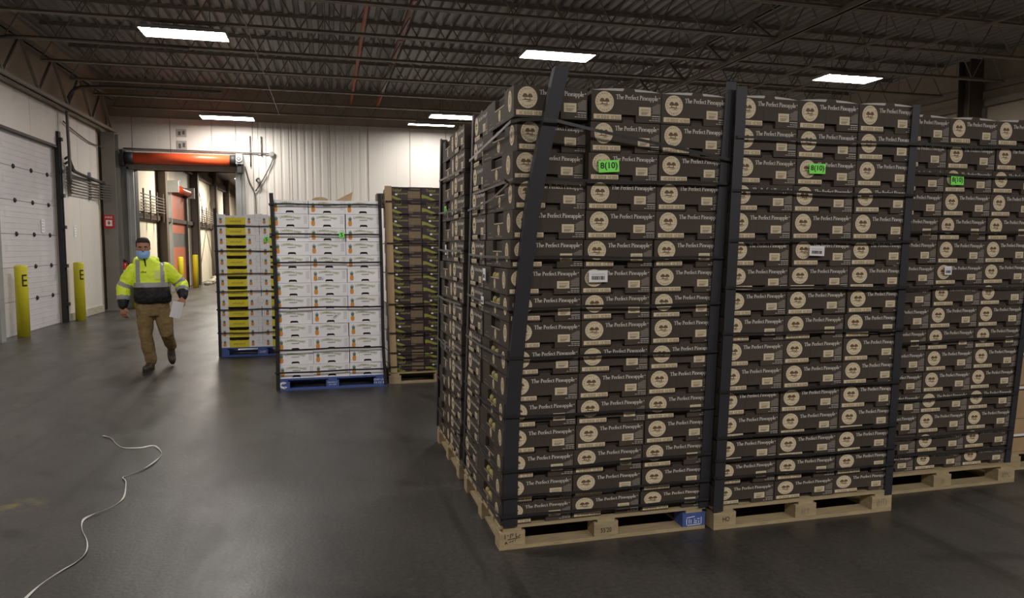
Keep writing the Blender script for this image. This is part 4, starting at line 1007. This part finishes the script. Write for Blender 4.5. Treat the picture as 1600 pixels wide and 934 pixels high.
# ------------------------------------------------------------------ plastic string on the floor
SPT = [(-1.86, 6.55), (-1.77, 6.44), (-1.69, 6.27), (-1.6, 6.13), (-1.46, 6.07), (-1.37, 6.1), (-1.28, 5.92), (-1.26, 5.79), (-1.27, 5.63), (-1.31, 5.47), (-1.37, 5.38), (-1.4, 5.32), (-1.35, 5.2), (-1.29, 4.93), (-1.29, 4.81), (-1.32, 4.69), (-1.38, 4.6), (-1.41, 4.53), (-1.37, 4.38), (-1.29, 4.19), (-1.25, 4.04), (-1.26, 3.94), (-1.3, 3.83), (-1.33, 3.71), (-1.35, 3.62), (-1.36, 3.50), (-1.34, 3.3)]
pp = curve_pts([(a, b, .006 + .004 * math.sin(i * 1.7)) for i, (a, b) in enumerate(SPT)], 5)
mb = MB(); vs = []
for i, p in enumerate(pp):
    t = (pp[min(i + 1, len(pp) - 1)] - pp[max(0, i - 1)]).normalized(); s = Vector((t.y, -t.x, 0))
    tw = math.sin(i * .23) * 1.1; hw = .0048 + .003 * math.sin(i * .31 + 1)
    d = s * math.cos(tw) * hw + Vector((0, 0, 1)) * math.sin(tw) * hw * .5; q = p + Vector((0, 0, .003))
    up = Vector((0, 0, .0022))
    vs += [q + d, q - d, q - d + up, q + d + up]
fs = []
for i in range(len(pp) - 1):
    for k in range(4): k2 = (k + 1) % 4; fs.append((i * 4 + k, i * 4 + k2, (i + 1) * 4 + k2, (i + 1) * 4 + k))
mb.add(vs, fs)
zmin = min(v[2] for v in mb.v); mb.v = [(a, b, c - zmin + .0005) for a, b, c in mb.v]
tag(link('plastic_string', mb.mesh('plastic_string', M_string, True)), 'twisted length of pale plastic strapping lying on the dark floor', 'string')

# ------------------------------------------------------------------ the walking person
def remeshed(mb, voxel, mats, smooth=2, wrinkle=0.0, wscale=14.0, name='m'):
    me = mb.mesh(name, M_black)
    o = bpy.data.objects.new('tmp', me); COL.objects.link(o)
    md = o.modifiers.new('r', 'REMESH'); md.mode = 'VOXEL'; md.voxel_size = voxel; md.use_smooth_shade = True
    if smooth:
        s = o.modifiers.new('s', 'SMOOTH'); s.iterations = smooth; s.factor = .5
    dg = bpy.context.evaluated_depsgraph_get()
    out = bpy.data.meshes.new_from_object(o.evaluated_get(dg))
    bpy.data.objects.remove(o)
    out.name = name; out.materials.clear()
    for x in (mats if isinstance(mats, (list, tuple)) else [mats]): out.materials.append(x)
    out.polygons.foreach_set('material_index', [0] * len(out.polygons))
    if wrinkle:
        nn = [v.normal.copy() for v in out.vertices]
        for v, n_ in zip(out.vertices, nn):
            q = v.co
            v.co = q + n_ * wrinkle * (noise.noise(Vector((q.x * wscale, q.y * wscale, q.z * wscale * .7))) + .5 * noise.noise(Vector((q.x * wscale * 2.3, q.y * wscale * 2.3, q.z * wscale * 2.8))))
    out.polygons.foreach_set('use_smooth', [True] * len(out.polygons)); out.update()
    return out
def limb(mb, P, Rr, n=14):
    mb.tube([Vector(p) for p in P], Rr, n)
    mb.ball(P[0], Rr[0] if not isinstance(Rr[0], tuple) else max(Rr[0]) * .98, 12); mb.ball(P[-1], Rr[-1] if not isinstance(Rr[-1], tuple) else max(Rr[-1]) * .98, 12)
def rings(mb, L, n=20):         # (cx, cy, z, rx, ry)
    vs = []; fs = []
    for cx, cy, z, rx, ry in L:
        for k in range(n):
            a = 2 * PI * k / n; c, s = math.cos(a), math.sin(a)
            vs.append((cx + rx * math.copysign(abs(c) ** .85, c), cy + ry * math.copysign(abs(s) ** .85, s), z))
    for i in range(len(L) - 1):
        for k in range(n): k2 = (k + 1) % n; fs.append((i * n + k, i * n + k2, (i + 1) * n + k2, (i + 1) * n + k))
    fs += [tuple(range(n - 1, -1, -1)), tuple((len(L) - 1) * n + k for k in range(n))]
    mb.add(vs, fs)
M_skin = mat('skin', (176, 124, 98), .5, .06, 30)
M_hair = mat('dark_hair', (44, 36, 32), .6, .35, 90, .5, 150)
M_hiv = mat('hi_vis_yellow', (232, 255, 62), .55, .04, 20, .15, 60)
M_refl = mat('reflective_band', (158, 158, 160), .35)
M_jblk = mat('jacket_black', (26, 24, 28), .6, .1, 30)
M_khaki = mat('khaki_trousers', (134, 112, 74), .75, .1, 20, .2, 90)
M_shoe = mat('brown_boot', (70, 54, 40), .55, .15, 30)
M_sole = mat('boot_sole', (38, 32, 28), .7)
M_mask = mat('blue_mask', (146, 188, 240), .6, .06, 40)
person = link('person', None, None, (-2.24, 10.0, 0), (0, 0, math.radians(12)))
tag(person, 'person in yellow high-visibility jacket, blue face mask and khaki trousers, walking', 'person')
HC = Vector((-.045, -.03, 1.575))
LS, LE, LW = Vector((-.165, .02, 1.295)), Vector((-.285, .03, 1.07)), Vector((-.295, -.03, .835))
RS, RE, RW = Vector((.20, .02, 1.305)), Vector((.385, .05, 1.10)), Vector((.395, -.13, .945))
LH, LK, LA = Vector((-.055, 0, .82)), Vector((-.05, -.03, .45)), Vector((.0, -.0, .10))
RH, RK, RA = Vector((.135, 0, .82)), Vector((.195, -.03, .47)), Vector((.245, .28, .235))
def hand(mb, W_, d, side, palmn, curl, spread=.010, tlen=.055):
    d = d.normalized(); pn = palmn.normalized(); s = d.cross(pn).normalized() * side
    c = W_ + d * .055
    mb.tube([W_ - d * .02, W_ + d * .03, W_ + d * .09], [(.026, .02), (.040, .016), (.040, .014)], 12) if False else None
    for k in range(4):
        o_ = s * (-.030 + k * .020)
        mb.tube([W_ + o_ * .55, W_ + d * .05 + o_, W_ + d * .098 + o_ * 1.03], [.017, .0145, .0115], 8)
    for k in range(4):
        o_ = s * (-.031 + k * .0207); l = (.062, .075, .080, .072)[k]
        p0 = W_ + d * .09 + o_; d1 = (d * math.cos(curl) + pn * math.sin(curl)); d2 = (d * math.cos(curl * 2.2) + pn * math.sin(curl * 2.2))
        p1 = p0 + d1 * l * .55; p2 = p1 + d2 * l * .5
        mb.tube([p0, p1, p2], [.0098, .0088, .0072], 8); mb.ball(p2, .0073, 8); mb.ball(p1, .009, 8)
    t0 = W_ + d * .03 + s * .028; t1 = t0 + d * .03 + s * .028 + pn * .012; t2 = t1 + d * .034 + s * .004 + pn * .012
    mb.tube([t0, t1, t2], [.014, .0115, .0085], 8); mb.ball(t2, .0085, 8)
b = MB()
# head: skull, jaw, nose, ears, neck
rings(b, [(HC.x, HC.y + .005, 1.452, .030, .032), (HC.x, HC.y - .004, 1.468, .050, .062), (HC.x, HC.y, 1.50, .064, .080), (HC.x, HC.y + .004, 1.545, .071, .090), (HC.x, HC.y + .008, 1.59, .074, .094), (HC.x, HC.y + .012, 1.63, .073, .094), (HC.x, HC.y + .014, 1.665, .060, .078), (HC.x, HC.y + .014, 1.686, .034, .045)], 20)
b.tube([HC + Vector((0, -.088, .0)), HC + Vector((0, -.104, -.034)), HC + Vector((0, -.096, -.048))], [.010, .015, .014], 8)
b.ball(HC + Vector((-.034, -.080, .012)), (.022, .012, .008), 8); b.ball(HC + Vector((.034, -.080, .012)), (.022, .012, .008), 8)
for sx in (-1, 1): b.ball(HC + Vector((sx * .077, .01, .0)), (.010, .020, .032), 10)
b.tube([HC + Vector((0, .02, -.06)), Vector((-.03, .0, 1.40)), Vector((-.005, .01, 1.3))], [.052, .055, .07], 14)
rings(b, [(.04, .01, .80, .15, .10), (.04, .01, .95, .15, .10), (.02, .01, 1.1, .16, .11), (.015, .01, 1.25, .18, .11), (.01, .01, 1.36, .15, .09), (.0, .01, 1.40, .07, .06)], 18)
for S_, E_, W_ in ((LS, LE, LW), (RS, RE, RW)): limb(b, [S_, (S_ + E_) / 2, E_, (E_ + W_) / 2, W_], [.055, .052, .043, .04, .028])
for H_, K_, A_ in ((LH, LK, LA), (RH, RK, RA)): limb(b, [H_, (H_ + K_) / 2, K_, (K_ + A_) / 2, A_], [.085, .075, .055, .05, .035])
hand(b, LW, Vector((.03, -.05, -1)), 1, Vector((.55, .75, 0)), .45)
hand(b, RW + Vector((0, -.01, -.01)), Vector((-.12, -.45, -.85)), -1, Vector((-.6, .6, -.25)), .62)
body = link('body', remeshed(b, .0052, M_skin, 2, name='body'), person)
# eyes and brows
for sx in (-1, 1):
    link('eye', MB().ball(HC + Vector((sx * .031, -.0865, -.010)), (.013, .006, .0065), 10).mesh('eye', mat('eye_white', (206, 196, 188), .3), True), person)
    link('iris', MB().ball(HC + Vector((sx * .031, -.0905, -.010)), (.006, .003, .006), 8).mesh('iris', mat('iris_dark', (34, 24, 20), .3), True), person)
    link('eyebrow', MB().tube([HC + Vector((sx * .014, -.094, .010)), HC + Vector((sx * .032, -.093, .017)), HC + Vector((sx * .052, -.081, .010))], [.004, .006, .003], 8).mesh('eyebrow', M_hair, True), person)
# hair
b = MB()
rings(b, [(HC.x, HC.y + .045, 1.555, .072, .066), (HC.x, HC.y + .045, 1.60, .081, .078), (HC.x, HC.y + .034, 1.63, .082, .088), (HC.x, HC.y + .016, 1.645, .081, .100), (HC.x, HC.y + .010, 1.668, .075, .096), (HC.x, HC.y + .010, 1.695, .058, .078), (HC.x, HC.y + .012, 1.708, .03, .045)], 20)
for sx in (-1, 1): b.box(HC.x + sx * .073 - .006, HC.x + sx * .073 + .006, HC.y - .02, HC.y + .04, 1.585, 1.64)
link('hair', remeshed(b, .006, M_hair, 2, .006, 60, name='hair'), person)
# face mask: a pleated shell over nose and chin
m_ = MB(); vs = []; nu, nv = 13, 9
for j in range(nv):
    t = j / (nv - 1); z = 1.446 + t * .092
    for i in range(nu):
        a = (i / (nu - 1) - .5) * PI * 1.02
        wx = .070 + .004 * math.sin(t * PI) - (.014 * (1 - t) ** 2); dy = .098 + .022 * math.sin(min(1, t * 1.15) * PI) * max(0, math.cos(a)) ** 1.5 + .003 * math.cos(t * PI * 8) * math.cos(a)
        vs.append((HC.x + wx * 1.06 * math.sin(a), HC.y + .006 - dy * math.cos(a) * (.86 + .14 * t) - .004, z - .010 * math.cos(a) * (1 - t)))
m_.add(vs, [(j * nu + i, j * nu + i + 1, (j + 1) * nu + i + 1, (j + 1) * nu + i) for j in range(nv - 1) for i in range(nu - 1)])
mk = link('face_mask', m_.mesh('face_mask', M_mask, True), person)
so = mk.modifiers.new('thick', 'SOLIDIFY'); so.thickness = .003; so.offset = 1
for sx in (-1, 1):
    link('ear_loop', MB().tube([HC + Vector((sx * .070, .0, -.03)), HC + Vector((sx * .080, .03, .0)), HC + Vector((sx * .074, .0, .03)), HC + Vector((sx * .071, -.005, -.01))], .0022, 5).mesh('ear_loop', M_white), mk)
# jacket
b = MB()
rings(b, [(.045, .01, .862, .185, .130), (.047, .0, .885, .215, .160), (.045, -.005, .95, .222, .172), (.035, -.005, 1.04, .212, .168), (.025, 0, 1.14, .205, .160), (.02, .005, 1.24, .21, .155), (.018, .01, 1.32, .19, .135), (.012, .012, 1.385, .135, .11), (.0, .01, 1.43, .09, .092), (-.02, .005, 1.455, .078, .082)], 28)
for S_, E_, W_ in ((LS, LE, LW), (RS, RE, RW)):
    lo = W_ + (E_ - W_).normalized() * .015
    limb(b, [S_, S_.lerp(E_, .5) + Vector((0, 0, .005)), E_, E_.lerp(lo, .55), lo], [.086, .088, .083, .080, .058])
# hood lying round the neck
hp = []
for k in range(13):
    a = math.radians(-140 + 280 * k / 12); hp.append((-.018 + .115 * math.sin(a), .03 + .10 * math.cos(a), 1.415 + .018 * math.cos(a) - .035 * (abs(a) > 1.9)))
b.tube(hp, [.022, .032, .038, .042, .045, .048, .048, .048, .045, .042, .038, .032, .022], 10)
rings(b, [(-.01, .09, 1.28, .08, .03), (-.012, .12, 1.34, .11, .06), (-.014, .11, 1.41, .11, .07), (-.016, .08, 1.45, .08, .05)], 16)
jm = remeshed(b, .0085, [M_hiv, M_jblk, M_refl], 3, .009, 11, name='jacket')
def seg_t(p, a, c):
    ac = c - a; t = (p - a).dot(ac) / ac.length_squared; return t, (p - (a + ac * max(0, min(1, t)))).length
for pl in jm.polygons:
    c = pl.center; mi = 0
    onarm = False
    for S_, E_, W_ in ((LS, LE, LW), (RS, RE, RW)):
        t1, d1 = seg_t(c, S_, E_); t2, d2 = seg_t(c, E_, W_)
        sx = -1 if S_ is LS else 1
        out = (c.x - (S_.x - .02 * sx)) * sx > 0 and c.z < 1.36
        if out and min(d1, d2) < .115:
            onarm = True
            if d1 <= d2:
                if .74 < t1 < .95: mi = 2
            else:
                if t2 > .66: mi = 1
                elif .44 < t2 <= .66: mi = 2
    if not onarm:
        if c.z < 1.075: mi = 1
        elif c.z < 1.135: mi = 2
        elif c.z < 1.42 and (abs(c.x + .115) < .024 or abs(c.x - .165) < .024): mi = 2
    else:
        if mi == 0 and c.z < 1.07 and abs(c.x - .04) < .2 : mi = 1
    pl.material_index = mi
jk = link('jacket', jm, person)
link('collar_lining', MB().tube([(-.034, -.098, 1.44), (-.03, -.122, 1.40), (-.022, -.146, 1.345)], [.012, .010, .006], 8).mesh('collar_lining', M_jblk, True), jk)
link('chest_pocket', MB().box(.075, .135, -.158, -.150, 1.175, 1.29).mesh('chest_pocket', mat('pocket_window', (232, 246, 150), .25)), jk)
m_ = MB(); [m_.box(-.085 + .014 * k, -.076 + .014 * k, -.160, -.150, 1.266 + .004 * (k % 2), 1.274 + .004 * (k % 3)) for k in range(5)]; link('chest_mark', m_.mesh('chest_mark', M_jblk), jk)
# trousers
b = MB()
rings(b, [(.045, .01, .93, .165, .115), (.042, .01, .85, .178, .128), (.04, .01, .76, .180, .128), (.04, .01, .70, .168, .120)], 24)
limb(b, [LH, LH.lerp(LK, .5), LK, LK.lerp(LA, .55), LA + Vector((0, .01, .015))], [.105, .100, .082, .076, .070])
limb(b, [RH, RH.lerp(RK, .5), RK, RK.lerp(RA, .55), RA + Vector((-.004, -.03, .03))], [.105, .100, .082, .074, .064])
link('trousers', remeshed(b, .0085, M_khaki, 3, .011, 12, name='trousers'), person)
link('cargo_pocket', MB().box(.245, .272, -.06, .06, .56, .69).mesh('cargo_pocket', M_khaki), person)
# boots
def boot(name, M_):
    b = MB()
    rings(b, [(0, -.06, .028, .046, .135), (0, -.06, .045, .048, .135), (0, -.03, .075, .043, .10), (0, .02, .105, .042, .058), (0, .025, .15, .043, .052)], 20)
    b.ball((0, -.135, .05), (.045, .055, .032), 12)
    bt = link(name, remeshed(b, .006, M_shoe, 2, name='boot'), person); bt.matrix_local = M_
    s = MB(); rr_ = []
    pl_ = [(.046 * math.copysign(abs(math.cos(a)) ** .8, math.cos(a)) * (1 - .12 * math.sin(a)), -.06 + .14 * math.sin(a)) for a in [2 * PI * k / 20 for k in range(20)]]
    n = 20; s.add([(x_, y_, 0) for x_, y_ in pl_] + [(x_, y_, .032) for x_, y_ in pl_], [tuple(range(n - 1, -1, -1)), tuple(range(n, 2 * n))] + [(k, (k + 1) % n, n + (k + 1) % n, n + k) for k in range(n)])
    link('sole', s.mesh('sole', M_sole), bt)
boot('boot', Matrix.Translation((LA.x - .008, LA.y - .01, 0)) @ Matrix.Rotation(math.radians(-22), 4, 'Z'))
boot('boot', Matrix.Translation((RA.x, RA.y, RA.z)) @ Matrix.Rotation(math.radians(10), 4, 'Z') @ Matrix.Rotation(math.radians(52), 4, 'X') @ Matrix.Translation((0, -.0, -.105)))
# the paper in the hand
m_ = MB(); P = [(0, 0), (.045, .004), (.09, .012), (.13, .026)]
for k in range(3):
    a, c = P[k], P[k + 1]
    m_.add([(a[0], a[1], 0), (c[0], c[1], 0), (c[0], c[1], .21), (a[0], a[1], .21), (a[0], a[1] + .0012, 0), (c[0], c[1] + .0012, 0), (c[0], c[1] + .0012, .21), (a[0], a[1] + .0012, .21)], [(0, 1, 2, 3), (7, 6, 5, 4), (0, 4, 5, 1), (3, 2, 6, 7)])
pw_ = person.matrix_basis if False else Matrix.Translation((-2.24, 10.0, 0)) @ Matrix.Rotation(math.radians(12), 4, 'Z')
pp_ = link('paper_sheet', m_.mesh('paper_sheet', M_white)); tag(pp_, 'curled white paper held in the hand of the walking person', 'paper')
pp_.matrix_world = pw_ @ Matrix.Translation((.225, -.235, .70)) @ Matrix.Rotation(math.radians(14), 4, 'Y') @ Matrix.Rotation(math.radians(-10), 4, 'Z')
